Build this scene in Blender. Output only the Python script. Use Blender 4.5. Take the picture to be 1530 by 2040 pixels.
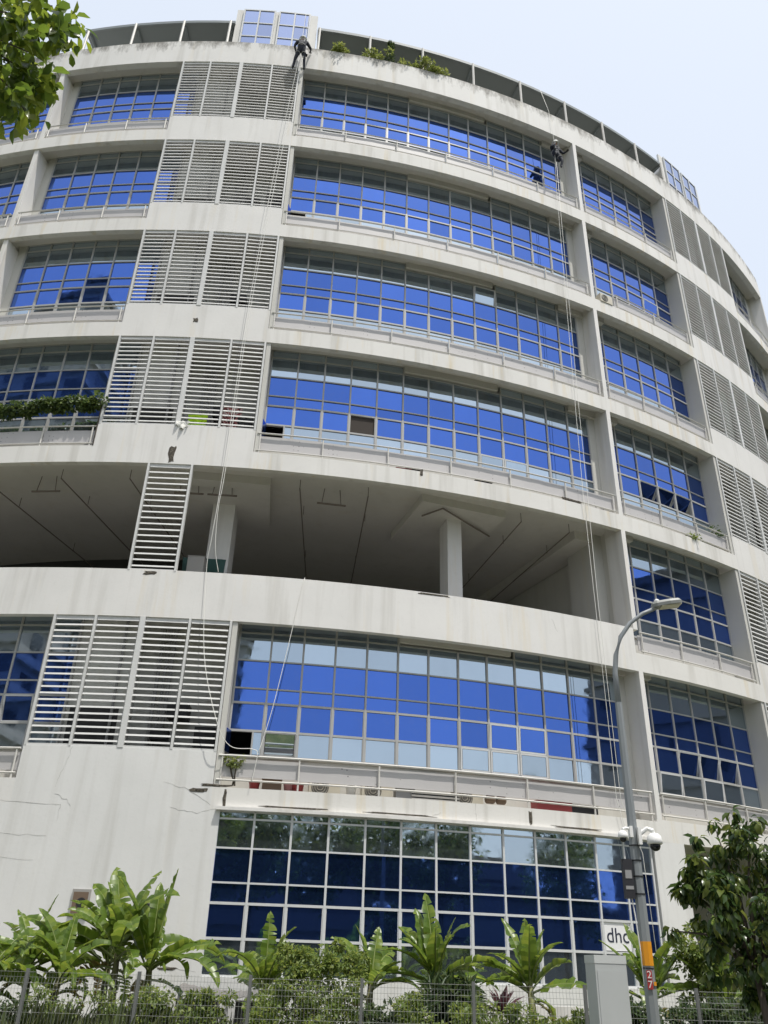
import bpy, bmesh, math, random
import numpy as np
from mathutils import Vector, Matrix, Euler
random.seed(7); rng = np.random.default_rng(7)
for o in list(bpy.data.objects): bpy.data.objects.remove(o)
SC = bpy.context.scene; COL = SC.collection
R_ = math.radians

# ------------------------------------------------------------------ camera, sky, sun
cam_d = bpy.data.cameras.new('camera'); cam = bpy.data.objects.new('camera', cam_d); COL.objects.link(cam)
cam_d.sensor_fit = 'HORIZONTAL'; cam_d.sensor_width = 36.0; cam_d.lens = 36.0*1654/1530; cam_d.clip_end = 3000
_up = Vector((90.0, 2997.0, -1654.0)).normalized(); _fw = Vector((0, 0, -1.0))
_n = (_fw - _up*_fw.dot(_up)).normalized(); _e = _n.cross(_up)
M = Matrix(((_e.x, _e.y, _e.z, 0), (_n.x, _n.y, _n.z, 0), (_up.x, _up.y, _up.z, 1.6), (0, 0, 0, 1)))
cam.matrix_world = M
SC.camera = cam
sun_dir = Vector((0.24, -0.30, 1.0)).normalized()        # towards the sun: high, a little in front and to the right of the facade
sel = math.asin(sun_dir.z); saz = math.atan2(sun_dir.x, sun_dir.y)
W = bpy.data.worlds.new('World'); SC.world = W; W.use_nodes = True
nt = W.node_tree; nt.nodes.clear()
sky = nt.nodes.new('ShaderNodeTexSky'); sky.sky_type = 'NISHITA'; sky.sun_disc = False
sky.sun_elevation = sel; sky.sun_rotation = saz; sky.air_density = 1.0; sky.dust_density = 5.0; sky.ozone_density = 1.0
mixw = nt.nodes.new('ShaderNodeMix'); mixw.data_type = 'RGBA'; mixw.inputs[0].default_value = 0.62
mixw.inputs[7].default_value = (7.3, 7.9, 8.7, 1)        # thin even haze over the whole sky
bg = nt.nodes.new('ShaderNodeBackground'); bg.inputs[1].default_value = 0.105
ow = nt.nodes.new('ShaderNodeOutputWorld')
nt.links.new(sky.outputs[0], mixw.inputs[6]); nt.links.new(mixw.outputs[2], bg.inputs[0]); nt.links.new(bg.outputs[0], ow.inputs[0])
sd = bpy.data.lights.new('sun', 'SUN'); sd.energy = 2.9; sd.angle = R_(0.6); sd.color = (1.0, 0.965, 0.9)
so = bpy.data.objects.new('sun', sd); COL.objects.link(so); so.rotation_euler = (-sun_dir).to_track_quat('-Z', 'Y').to_euler(); so.location = (30, -40, 90)
vs = SC.view_settings; vs.view_transform = 'Standard'; vs.look = 'None'; vs.exposure = 0.5; vs.gamma = 1.0; vs.use_curve_mapping = False

# ------------------------------------------------------------------ materials
def mat(name, col=(.5,.5,.5), rough=.6, metal=0.0, spec=.5):
    m = bpy.data.materials.new(name); m.use_nodes = True
    b = m.node_tree.nodes['Principled BSDF']
    b.inputs['Base Color'].default_value = (*col, 1); b.inputs['Roughness'].default_value = rough
    b.inputs['Metallic'].default_value = metal; b.inputs['Specular IOR Level'].default_value = spec
    return m
def N(m, t): return m.node_tree.nodes.new(t)
def L(m, a, b): m.node_tree.links.new(a, b)
def B(m): return m.node_tree.nodes['Principled BSDF']
def noise(m, scale, detail=5, vec=None, rough=.6):
    n = N(m, 'ShaderNodeTexNoise'); n.inputs['Scale'].default_value = scale; n.inputs['Detail'].default_value = detail; n.inputs['Roughness'].default_value = rough
    if vec is not None: L(m, vec, n.inputs['Vector'])
    return n.outputs[0]
def ramp(m, src, stops):
    r = N(m, 'ShaderNodeValToRGB'); L(m, src, r.inputs[0]); e = r.color_ramp.elements
    while len(e) < len(stops): e.new(.5)
    for i, (p, c) in enumerate(stops): e[i].position = p; e[i].color = (*c, 1) if len(c) == 3 else c
    return r.outputs[0]
def mixc(m, fac, a, b, mode='MIX'):
    x = N(m, 'ShaderNodeMix'); x.data_type = 'RGBA'; x.blend_type = mode
    for s, v in ((0, fac), (6, a), (7, b)):
        if hasattr(v, 'is_output'): L(m, v, x.inputs[s])
        elif s == 0: x.inputs[0].default_value = v
        else: x.inputs[s].default_value = (*v, 1)
    return x.outputs[2]
def mathn(m, op, a, b):
    x = N(m, 'ShaderNodeMath'); x.operation = op
    for i, v in enumerate((a, b)):
        if hasattr(v, 'is_output'): L(m, v, x.inputs[i])
        else: x.inputs[i].default_value = v
    return x.outputs[0]
def gpos(m): return N(m, 'ShaderNodeNewGeometry').outputs['Position']
def scaled(m, v, s):
    x = N(m, 'ShaderNodeVectorMath'); x.operation = 'MULTIPLY'; L(m, v, x.inputs[0]); x.inputs[1].default_value = s; return x.outputs[0]
def bump(m, h, strength=.2, dist=.01):
    b = N(m, 'ShaderNodeBump'); b.inputs['Strength'].default_value = strength; b.inputs['Distance'].default_value = dist
    L(m, h, b.inputs['Height']); L(m, b.outputs[0], B(m).inputs['Normal'])

def paint_mat(name, base, dirt=.5, yellow=.35, mould=None):
    m = mat(name, base, .78, 0, .25); p = gpos(m)
    big = noise(m, .55, 4, p); fine = noise(m, 9, 6, p)
    c = mixc(m, ramp(m, big, [(.35, (0,0,0)), (.7, (1,1,1))]), base, tuple(x*.93 for x in base))
    streak = noise(m, 1.0, 4, scaled(m, p, (2.6, 2.6, .16)), .55)
    st = ramp(m, streak, [(.52, (0,0,0)), (.78, (1,1,1))])
    c = mixc(m, mathn(m, 'MULTIPLY', st, dirt*.55), c, (.36, .34, .29))
    ye = noise(m, 1.0, 5, scaled(m, p, (1.9, 1.9, .14)), .65)
    ym = mathn(m, 'MULTIPLY', ramp(m, ye, [(.56, (0,0,0)), (.74, (1,1,1))]), yellow*.55)
    c = mixc(m, ym, c, (.62, .48, .22))
    if mould:                                                # weathered crust along the coping
        z0, z1 = mould; sp = N(m, 'ShaderNodeSeparateXYZ'); L(m, p, sp.inputs[0])
        mr = N(m, 'ShaderNodeMapRange'); L(m, sp.outputs[2], mr.inputs[0]); mr.inputs[1].default_value = z0; mr.inputs[2].default_value = z1
        blot = noise(m, 1.5, 8, scaled(m, p, (1.3, 1.3, .5)), .75)
        mk = ramp(m, mathn(m, 'MULTIPLY', mr.outputs[0], blot), [(.37, (0,0,0)), (.53, (1,1,1))])
        c = mixc(m, mathn(m, 'MULTIPLY', mk, .75), c, (.13, .12, .10))
    c = mixc(m, mathn(m, 'MULTIPLY', ramp(m, fine, [(.55, (0,0,0)), (.8, (1,1,1))]), .12), c, (.4, .39, .36))
    L(m, c, B(m).inputs['Base Color']); bump(m, noise(m, 14, 6, p), .18, .01)
    return m
WALL = paint_mat('painted_wall', (.725, .712, .685), .75, .5)
WALLG = paint_mat('painted_ground_wall', (.71, .707, .69), .6, .08)
WALLS = paint_mat('painted_slab_edge', (.725, .71, .675), .95, 1.0)
WALLP = paint_mat('painted_parapet', (.725, .712, .685), .9, .4, (34.5, 36.4))
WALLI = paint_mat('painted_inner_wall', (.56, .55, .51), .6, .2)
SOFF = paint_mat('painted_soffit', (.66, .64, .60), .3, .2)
SHAFT = paint_mat('shaft_wall', (.62, .62, .59), .8, .1)
DARKI = mat('unlit_depth_paint', (.05, .05, .052), .9)  # near-black colour paints in the gloom of deep, unlit rooms
PANEL = mat('balcony_panel_paint', (.50, .485, .48), .55)
def _panel():
    m = PANEL; p = gpos(m)
    v = N(m, 'ShaderNodeTexVoronoi'); v.inputs['Scale'].default_value = 6.5; v.inputs['Randomness'].default_value = .25; L(m, p, v.inputs['Vector'])
    dots = ramp(m, v.outputs[0], [(.10, (1,1,1)), (.14, (0,0,0))])
    where = ramp(m, noise(m, .35, 2, p), [(.45, (0,0,0)), (.56, (1,1,1))])
    big = noise(m, .8, 4, p)
    c = mixc(m, big, (.44, .425, .42), (.55, .535, .53))
    c = mixc(m, mathn(m, 'MULTIPLY', dots, where), c, (.16, .15, .15))
    L(m, c, B(m).inputs['Base Color'])
_panel()
def metal_paint(name, col, rough=.45, dirt=.3):
    m = mat(name, col, rough, 0, .4); p = gpos(m)
    n = noise(m, 3.0, 5, scaled(m, p, (1, 1, .3)))
    L(m, mixc(m, mathn(m, 'MULTIPLY', ramp(m, n, [(.5, (0,0,0)), (.8, (1,1,1))]), dirt), col, tuple(x*.55 for x in col)), B(m).inputs['Base Color'])
    return m
LOUV = metal_paint('louvre_white', (.60, .60, .585), .45, .4)
FRAME = metal_paint('window_aluminium', (.40, .40, .39), .4, .3)
FRAMEG = metal_paint('window_aluminium_light', (.60, .61, .61), .4, .25)
RAIL = metal_paint('railing_paint', (.62, .60, .56), .5, .4)
def glass(name, col, wav=.05):
    m = mat(name, col, .02, .945); p = gpos(m); oi = N(m, 'ShaderNodeObjectInfo')
    v = N(m, 'ShaderNodeMix'); v.data_type = 'RGBA'
    L(m, oi.outputs['Random'], v.inputs[0]); v.inputs[6].default_value = (*[x*.84 for x in col], 1); v.inputs[7].default_value = (*[min(1, x*1.1) for x in col], 1)
    film = noise(m, 1.3, 4, scaled(m, p, (1.2, 1.2, .35)))
    c = mixc(m, mathn(m, 'MULTIPLY', ramp(m, film, [(.5, (0,0,0)), (.85, (1,1,1))]), .18), v.outputs[2], tuple(x*.6+.02 for x in col))
    L(m, c, B(m).inputs['Base Color']); bump(m, noise(m, 1.1, 2, p), wav, .012)
    rg = ramp(m, noise(m, 5, 4, p), [(.4, (.012,)*3), (.8, (.09,)*3)]); L(m, rg, B(m).inputs['Roughness'])
    return m
BLUE = glass('tinted_blue_glass', (.072, .155, .50))
CLEAR = glass('grey_reflective_glass', (.42, .50, .57))
ROOFG = glass('rooftop_blue_glass', (.30, .37, .57))
CANOPY = mat('canopy_sheet', (.20, .225, .235), .6)
CONC = paint_mat('bare_concrete', (.34, .33, .31), .8, .1)
CRUST = mat('spalled_crust', (.10, .09, .07), .95)
def _crust():
    m = CRUST; p = gpos(m); L(m, ramp(m, noise(m, 16, 8, p, .8), [(.4, (.035,.03,.025)), (.58, (.12,.105,.08)), (.72, (.5,.48,.43))]), B(m).inputs['Base Color']); bump(m, noise(m, 20, 8, p), .8, .03)
_crust()
CRACK = mat('crack_grey', (.36, .35, .32), .95)
PIPE = mat('rusty_pipe', (.19, .16, .135), .7)
ROPE = mat('white_rope', (.78, .77, .72), .8)
CREAM = mat('condenser_cream', (.55, .51, .42), .5); GRILL = mat('condenser_grille', (.10, .095, .085), .5)
RED = mat('red_plastic', (.30, .05, .05), .5); PINK = mat('pink_plastic', (.45, .22, .22), .5); BLACK = mat('black_plastic', (.02, .02, .022), .5)
BROWN = mat('brown_board', (.16, .11, .075), .8); GREYM = mat('grey_metal', (.30, .30, .30), .5)
LAMPG = metal_paint('lamp_post_grey', (.24, .26, .27), .45, .3); LAMPH = mat('luminaire_grey', (.24, .25, .235), .5); LENS = mat('luminaire_lens', (.55, .52, .38), .25)
ORANGE = mat('orange_band', (.72, .30, .015), .45); PLATE = mat('red_number_plate', (.42, .04, .04), .5); WHITE = mat('white_paint', (.80, .80, .78), .45); DOME = mat('dark_dome', (.012, .013, .016), .08)
CAB = metal_paint('cabinet_grey', (.42, .44, .435), .4, .12); CABT = mat('cabinet_cap', (.50, .52, .51), .4)
SIGNW = mat('sign_white', (.80, .80, .80), .35); SIGNI = mat('sign_ink', (.03, .035, .06), .4)
WIRE = mat('fence_wire', (.36, .37, .36), .4, .6); POST = mat('fence_post', (.17, .175, .175), .5, .3)
def leaf_mat(name, c1, c2, c3, trans=.35, gloss=.35):
    m = bpy.data.materials.new(name); m.use_nodes = True; b = B(m)
    g = N(m, 'ShaderNodeNewGeometry')
    col = ramp(m, g.outputs['Random Per Island'], [(0, c1), (.55, c2), (1, c3)])
    p = g.outputs['Position']
    col = mixc(m, mathn(m, 'MULTIPLY', noise(m, 1.1, 3, p), .6), col, c1)
    L(m, col, b.inputs['Base Color']); b.inputs['Roughness'].default_value = gloss; b.inputs['Specular IOR Level'].default_value = .45
    tr = N(m, 'ShaderNodeBsdfTranslucent'); hs = N(m, 'ShaderNodeHueSaturation'); hs.inputs['Value'].default_value = 1.9; hs.inputs['Hue'].default_value = .485; L(m, col, hs.inputs['Color']); L(m, hs.outputs[0], tr.inputs[0])
    ms = N(m, 'ShaderNodeMixShader'); ms.inputs[0].default_value = trans
    out = m.node_tree.nodes['Material Output']
    L(m, b.outputs[0], ms.inputs[1]); L(m, tr.outputs[0], ms.inputs[2]); L(m, ms.outputs[0], out.inputs[0])
    return m
LEAF_TREE = leaf_mat('leaf_dark_glossy', (.026, .055, .018), (.065, .11, .026), (.20, .23, .045), .38, .26)  # paler leaf tones raised in colour to imitate bright highlights
LEAF_LEFT = leaf_mat('leaf_bright', (.04, .075, .014), (.10, .16, .018), (.22, .27, .03), .5, .28)
LEAF_SHRUB = leaf_mat('leaf_shrub', (.08, .125, .03), (.155, .22, .045), (.28, .31, .07), .4, .5)
LEAF_SHRUB2 = leaf_mat('leaf_shrub_dark', (.03, .06, .022), (.06, .10, .03), (.12, .15, .05), .3, .5)
LEAF_GRASS = leaf_mat('leaf_grass', (.12, .16, .065), (.19, .24, .095), (.33, .34, .17), .4, .6)
LEAF_ROOF = leaf_mat('leaf_roof', (.13, .18, .04), (.22, .26, .06), (.32, .34, .12), .3, .5)
LEAF_CREEP = leaf_mat('leaf_creeper', (.04, .07, .025), (.075, .12, .03), (.17, .22, .05), .3, .5)
CORDY = leaf_mat('leaf_cordyline', (.06, .025, .035), (.12, .045, .055), (.17, .08, .07), .2, .45)
BARK = mat('bark', (.075, .06, .045), .9)
def _bark(): L(BARK, ramp(BARK, noise(BARK, 6, 6, scaled(BARK, gpos(BARK), (1, 1, .25))), [(.3, (.035,.028,.022)), (.7, (.13,.11,.085))]), B(BARK).inputs['Base Color'])
_bark()
STEM = mat('banana_stem', (.12, .12, .05), .7)
def _stem(): L(STEM, ramp(STEM, noise(STEM, 4, 5, scaled(STEM, gpos(STEM), (3, 3, .5))), [(.35, (.05,.04,.025)), (.55, (.13,.13,.045)), (.75, (.22,.24,.08))]), B(STEM).inputs['Base Color'])
_stem()
def banana_mat():
    m = leaf_mat('banana_leaf', (.075, .13, .02), (.135, .205, .028), (.24, .30, .045), .42, .33)
    return m
BAN = banana_mat()
BANR = mat('banana_midrib', (.17, .21, .06), .5)
DRY = leaf_mat('dry_leaf', (.10, .075, .03), (.2, .17, .05), (.34, .27, .06), .3, .6)

# ------------------------------------------------------------------ mesh helpers
class MB:
    def __init__(s): s.v = []; s.f = []; s.mi = []; s.cur = 0
    def add(s, vs, fs):
        b = len(s.v); s.v += [tuple(x) for x in vs]
        for f in fs: s.f.append(tuple(b+i for i in f)); s.mi.append(s.cur)
    def hexa(s, p): s.add(p, [(0,3,2,1),(4,5,6,7),(0,1,5,4),(1,2,6,5),(2,3,7,6),(3,0,4,7)])
    def box(s, c, size, rz=0.0, mtx=None):
        hx, hy, hz = [x/2 for x in size]; p = [Vector((x, y, z)) for z in (-hz, hz) for x, y in ((-hx,-hy),(hx,-hy),(hx,hy),(-hx,hy))]
        Mx = mtx if mtx is not None else Matrix.Rotation(rz, 3, 'Z')
        s.hexa([Mx @ q + Vector(c) for q in p])
    def pbox(s, t0, t1, r0, r1, z0, z1, n=None):
        n = n or max(1, int(round(abs(t1-t0)/1.45))); rings = []
        for i in range(n+1):
            t = t0+(t1-t0)*i/n
            rings += [P(t, r0, z0), P(t, r1, z0), P(t, r1, z1), P(t, r0, z1)]
        fs = []
        for i in range(n):
            a = 4*i; b = a+4
            fs += [(a+k, a+(k+1) % 4, b+(k+1) % 4, b+k) for k in range(4)]
        fs += [(0,3,2,1), (4*n, 4*n+1, 4*n+2, 4*n+3)]
        s.add(rings, fs)
    def tube(s, pts, rad, sides=6, caps=True):
        pts = [Vector(p) for p in pts]; k = len(pts); rads = rad if isinstance(rad, (list, tuple)) else [rad]*k
        vs = []; up = Vector((.13, .21, 1)).normalized()
        for i, p in enumerate(pts):
            d = (pts[min(i+1, k-1)] - pts[max(i-1, 0)]).normalized()
            if abs(d.dot(up)) > .97: u = d.cross(Vector((1, .1, 0))).normalized()
            else: u = d.cross(up).normalized()
            w = d.cross(u)
            for j in range(sides):
                a = 2*math.pi*j/sides; vs.append(p + (u*math.cos(a) + w*math.sin(a))*rads[i])
        fs = [(i*sides+j, i*sides+(j+1) % sides, (i+1)*sides+(j+1) % sides, (i+1)*sides+j) for i in range(k-1) for j in range(sides)]
        if caps: fs += [tuple(range(sides))[::-1], tuple((k-1)*sides+j for j in range(sides))]
        s.add(vs, fs)
    def lathe(s, c, prof, sides=16):
        vs = []; 
        for r, z in prof:
            for j in range(sides):
                a = 2*math.pi*j/sides; vs.append((c[0]+r*math.cos(a), c[1]+r*math.sin(a), c[2]+z))
        fs = [(i*sides+j, i*sides+(j+1) % sides, (i+1)*sides+(j+1) % sides, (i+1)*sides+j) for i in range(len(prof)-1) for j in range(sides)]
        fs += [tuple(range(sides))[::-1], tuple((len(prof)-1)*sides+j for j in range(sides))]
        s.add(vs, fs)
    def mesh(s, name, mats, smooth=False):
        me = bpy.data.meshes.new(name); me.from_pydata(s.v, [], s.f)
        for m in (mats if isinstance(mats, (list, tuple)) else [mats]): me.materials.append(m)
        if any(s.mi): me.polygons.foreach_set('material_index', s.mi)
        if smooth: me.polygons.foreach_set('use_smooth', [True]*len(me.polygons))
        me.update(); return me
    def build(s, name, mats, parent=None, smooth=False): return link(name, s.mesh(name, mats, smooth), parent)
def link(name, me, parent=None, loc=None, rot=None, kind=None):
    o = bpy.data.objects.new(name, me); COL.objects.link(o)
    if parent is not None: o.parent = parent
    if loc is not None: o.location = loc
    if rot is not None: o.rotation_euler = rot
    if kind: o['kind'] = kind
    return o
def tag(o, label, cat, group=None):
    o['label'] = label; o['category'] = cat
    if group: o['group'] = group
    return o
def thing(name, label, cat, loc=(0,0,0), group=None, rz=0.0):
    o = bpy.data.objects.new(name, None); o.empty_display_size = .3; COL.objects.link(o); o.location = loc; o.rotation_euler = (0, 0, rz)
    return tag(o, label, cat, group)
def text_mesh(txt, size, m, extrude=.002):
    cu = bpy.data.curves.new('lettering', 'FONT'); cu.body = txt; cu.size = size; cu.extrude = extrude; cu.align_x = 'CENTER'; cu.align_y = 'CENTER'
    t = bpy.data.objects.new('tmp_text', cu); COL.objects.link(t); dg = bpy.context.evaluated_depsgraph_get()
    me = bpy.data.meshes.new_from_object(t.evaluated_get(dg)); bpy.data.objects.remove(t); me.materials.clear(); me.materials.append(m); me.name = 'lettering'
    return me
# building plan: an arc of radius RC about (CX, CY); t = degrees round the arc, r = metres outwards from the slab edge
CX, CY, RC = -7.41, 58.6, 36.98
def P(t, r, z): a = R_(t); return (math.sin(a)*(RC+r), -math.cos(a)*(RC+r), z)
def PW(t, r, z): q = P(t, r, z); return (q[0]+CX, q[1]+CY, z)
def leaves_np(base, direc, nrm, length, width, shape='tri', droop=.25):
    """many leaves as one vertex array: base (n,3), direction, normal, sizes"""
    n = len(base); side = np.cross(direc, nrm); side /= np.linalg.norm(side, axis=1)[:, None]+1e-9
    nr = np.cross(side, direc); l = length[:, None]; w = width[:, None]
    if shape == 'tri':
        v = np.stack([base, base+direc*l*.45-side*w+nr*l*.08, base+direc*l-nr*l*droop, base+direc*l*.45+side*w+nr*l*.08], 1)
        f = np.array([[0,1,2],[0,2,3]])
    else:
        mid1 = base+direc*l*.33; mid2 = base+direc*l*.68-nr*l*droop*.35; tip = base+direc*l-nr*l*droop
        v = np.stack([base, mid1, mid2, tip, mid1-side*w*.9+nr*w*.35, mid2-side*w+nr*w*.3, mid1+side*w*.9+nr*w*.35, mid2+side*w+nr*w*.3], 1)
        f = np.array([[0,4,1],[4,5,2],[4,2,1],[5,3,2],[0,1,6],[1,2,7],[1,7,6],[2,3,7]])
    k = v.shape[1]
    return v.reshape(-1, 3), (f[None]+np.arange(n)[:, None, None]*k).reshape(-1, 3)
def np_mesh(name, v, f, m, smooth=True):
    me = bpy.data.meshes.new(name); me.vertices.add(len(v)); me.vertices.foreach_set('co', v.astype(np.float32).ravel())
    me.loops.add(f.size); me.loops.foreach_set('vertex_index', f.astype(np.int32).ravel())
    me.polygons.add(len(f)); me.polygons.foreach_set('loop_start', np.arange(0, f.size, 3, dtype=np.int32))
    me.materials.append(m); me.update(calc_edges=True)
    if smooth: me.polygons.foreach_set('use_smooth', np.ones(len(f), dtype=bool))
    return me
def unit(a): return a/(np.linalg.norm(a, axis=-1, keepdims=True)+1e-9)
def foliage(clumps, per, lsize, wfrac=.3, m=LEAF_SHRUB, droop=.25, shape='tri', hang=.35, outward=1.0, jitter=.35, rg=rng):
    """clumps: list of (centre, radius); leaves sit mostly near each clump's skin, leaving gaps between clumps"""
    bs, ds, ns, ls = [], [], [], []
    for c, r in clumps:
        k = max(4, int(per*(1+.3*rg.standard_normal())))
        d = unit(rg.standard_normal((k, 3))); rad = r*(1-.55*rg.random(k)**1.8)
        b = np.array(c)+d*rad[:, None]*np.array([1, 1, .85])
        dd = unit(d*outward+rg.standard_normal((k, 3))*jitter*1.6+np.array([0, 0, -hang]))
        bs.append(b); ds.append(dd); ns.append(unit(rg.standard_normal((k, 3))*.55+np.array([0, 0, 1])+d*.3)); ls.append(lsize*(.65+.6*rg.random(k)))
    b = np.concatenate(bs); d = np.concatenate(ds); n = np.concatenate(ns); l = np.concatenate(ls)
    return leaves_np(b, d, n, l, l*wfrac*(.8+.4*rg.random(len(l))), shape, droop)

# ------------------------------------------------------------------ setting: ground, road, footpath
def sheet(name, x0, x1, y0, y1, z, m):
    mb = MB(); mb.add([(x0,y0,z),(x1,y0,z),(x1,y1,z),(x0,y1,z)], [(0,1,2,3)]); o = mb.build(name, m); o['kind'] = 'structure'; return o
SOIL = mat('soil_and_grass', (.10, .11, .05), .95)
L(SOIL, ramp(SOIL, noise(SOIL, 1.2, 8, gpos(SOIL)), [(.35, (.05,.075,.025)), (.55, (.11,.12,.05)), (.7, (.17,.14,.09))]), B(SOIL).inputs['Base Color'])
ASPH = mat('asphalt', (.055, .055, .057), .9); L(ASPH, ramp(ASPH, noise(ASPH, 30, 6, gpos(ASPH)), [(.3, (.035,)*3), (.7, (.075,)*3)]), B(ASPH).inputs['Base Color'])
PAVE = mat('footpath_concrete', (.33, .32, .30), .9); L(PAVE, ramp(PAVE, noise(PAVE, 4, 6, gpos(PAVE)), [(.3, (.26,.25,.235)), (.7, (.38,.37,.35))]), B(PAVE).inputs['Base Color'])
sheet('ground', -900, 900, -900, 900, 0.0, SOIL)
sheet('road', -200, 200, 2.5, 9.5, .004, ASPH)
def slab_box(name, x0, x1, y0, y1, z0, z1, m):
    mb = MB(); mb.box(((x0+x1)/2, (y0+y1)/2, (z0+z1)/2), (x1-x0, y1-y0, z1-z0)); o = mb.build(name, m); o['kind'] = 'structure'
slab_box('footpath', -200, 200, 9.5, 12.2, 0.0, .12, PAVE)
slab_box('reflector_apron', -30, 30, 19.0, 21.4, 0.0, .06, PAVE)  # unseen pale strip added to brighten what the tilted sash reflects
slab_box('footpath', -200, 200, -2.2, 2.5, 0.0, .12, PAVE)

# ------------------------------------------------------------------ the building
BLD = thing('industrial_building', 'curved seven storey white industrial building with blue glass and louvre bays', 'building', (CX, CY, 0))
LV = [10, 15, 20, 25, 30, 35]                      # top of the opening of each upper floor
def part(name, fn, m=WALL, parent=BLD): mb = MB(); fn(mb); return mb.build(name, m, parent)
TL, TR = -31.0, 49.4
FIN_L, LA, LB, FIN_R, RA, RB = -10.8, -2.56, 5.1, 24.95, 33.95, 41.6
# slab edges, spandrels, plates
for T in [5]+LV[:-1]:
    def edge(t0, t1, z1, nm='slab_edge', T=T): part(nm, lambda mb: mb.pbox(t0, t1, -.2, 0, T, z1), WALLS if nm == 'slab_edge' else WALL)
    if T == 10:
        edge(TL, 24.8, 11.4, 'spandrel_band')
    else:
        if T != 5: edge(TL, LA, T+.6)
        edge(LB, 24.8, T+(.6 if T > 5 else .54))
        if T != 5: edge(LA, LB, T+1.42, 'spandrel_band')
    edge(24.8, RA, T+.6); edge(RA, RB, T+1.42, 'spandrel_band'); edge(RB, TR, T+.6)
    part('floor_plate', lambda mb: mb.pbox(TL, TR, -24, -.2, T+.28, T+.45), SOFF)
edge5 = part('slab_edge', lambda mb: mb.pbox(TL, LA, -.2, 0, 5, 5.6))
part('parapet', lambda mb: mb.pbox(TL, TR, -.25, 0, 35, 36.42, 60), WALLP)
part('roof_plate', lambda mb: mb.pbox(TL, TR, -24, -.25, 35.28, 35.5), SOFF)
part('rear_wall', lambda mb: mb.pbox(TL, TR, -24.3, -24, 0, 36.4, 40), WALLI)
part('end_wall', lambda mb: mb.pbox(TL-.3, TL, -24.3, 0, 0, 36.4, 1)); part('end_wall', lambda mb: mb.pbox(TR, TR+.35, -24.3, -.02, 0, 36.4, 1))
# ground floor walls
part('ground_wall', m=WALLG, fn=lambda mb: mb.pbox(TL, LA, -.25, 0, 0, 5)); part('ground_wall', m=WALLG, fn=lambda mb: mb.pbox(LA, LB, -.25, 0, 0, 6.42))
part('ground_wall', m=WALLG, fn=lambda mb: mb.pbox(LB, 5.5, -.25, 0, 0, 5)); part('ground_wall', m=WALLG, fn=lambda mb: mb.pbox(5.5, 24.42, -.25, 0, 0, 1.36))
part('ground_wall', m=WALLG, fn=lambda mb: mb.pbox(24.42, 26.2, -.25, 0, 0, 5)); part('ground_wall', m=WALLG, fn=lambda mb: mb.pbox(26.2, 34.2, -.25, 0, 0, .4)); part('ground_wall', m=WALLG, fn=lambda mb: mb.pbox(34.2, TR, -.25, 0, 0, 5))
part('window_lip', lambda mb: mb.pbox(5.35, 24.5, .002, .12, 4.99, 5.07))
part('porch_wall', lambda mb: mb.pbox(26.0, 34.4, -5, -4.8, 0, 5.28), WALLI)
part('porch_wall', lambda mb: mb.pbox(26.0, 26.2, -4.8, -.25, 0, 5.28, 1), WALLI); part('porch_wall', lambda mb: mb.pbox(34.2, 34.4, -4.8, -.25, 0, 5.28, 1), WALLI)
# fins and jambs on each floor
for i, T in enumerate(LV):
    zb = T-5+.45
    part('fin', lambda mb: mb.pbox(24.83, 25.1, -.85, -.001, T-5+.6 if T != 15 else 11.4, T, 1))
    part('fin', lambda mb: mb.pbox(-10.95, -10.65, -.85, -.06, T-5+.6 if T != 15 else 11.4, T, 1)) if T != 15 else None
    part('fin_head', lambda mb: mb.pbox(24.83, 25.1, -.85, -.2, T, T+.28, 1), SOFF)
    if T != 15:
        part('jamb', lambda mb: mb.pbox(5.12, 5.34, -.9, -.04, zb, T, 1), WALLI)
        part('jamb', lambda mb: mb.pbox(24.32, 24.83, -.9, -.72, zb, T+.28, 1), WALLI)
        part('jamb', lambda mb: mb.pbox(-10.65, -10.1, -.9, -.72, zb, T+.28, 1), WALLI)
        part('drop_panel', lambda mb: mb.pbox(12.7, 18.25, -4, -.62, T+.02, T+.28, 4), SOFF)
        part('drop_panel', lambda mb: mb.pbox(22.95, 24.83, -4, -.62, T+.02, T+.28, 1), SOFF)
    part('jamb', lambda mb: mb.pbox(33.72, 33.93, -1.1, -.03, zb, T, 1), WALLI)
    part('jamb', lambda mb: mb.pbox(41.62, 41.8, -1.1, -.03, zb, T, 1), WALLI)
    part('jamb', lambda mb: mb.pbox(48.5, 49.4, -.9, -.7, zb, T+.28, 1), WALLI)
    part('drop_panel', lambda mb: mb.pbox(25.1, 26.35, -4, -.5, T+.02, T+.28, 1), SOFF)
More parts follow.
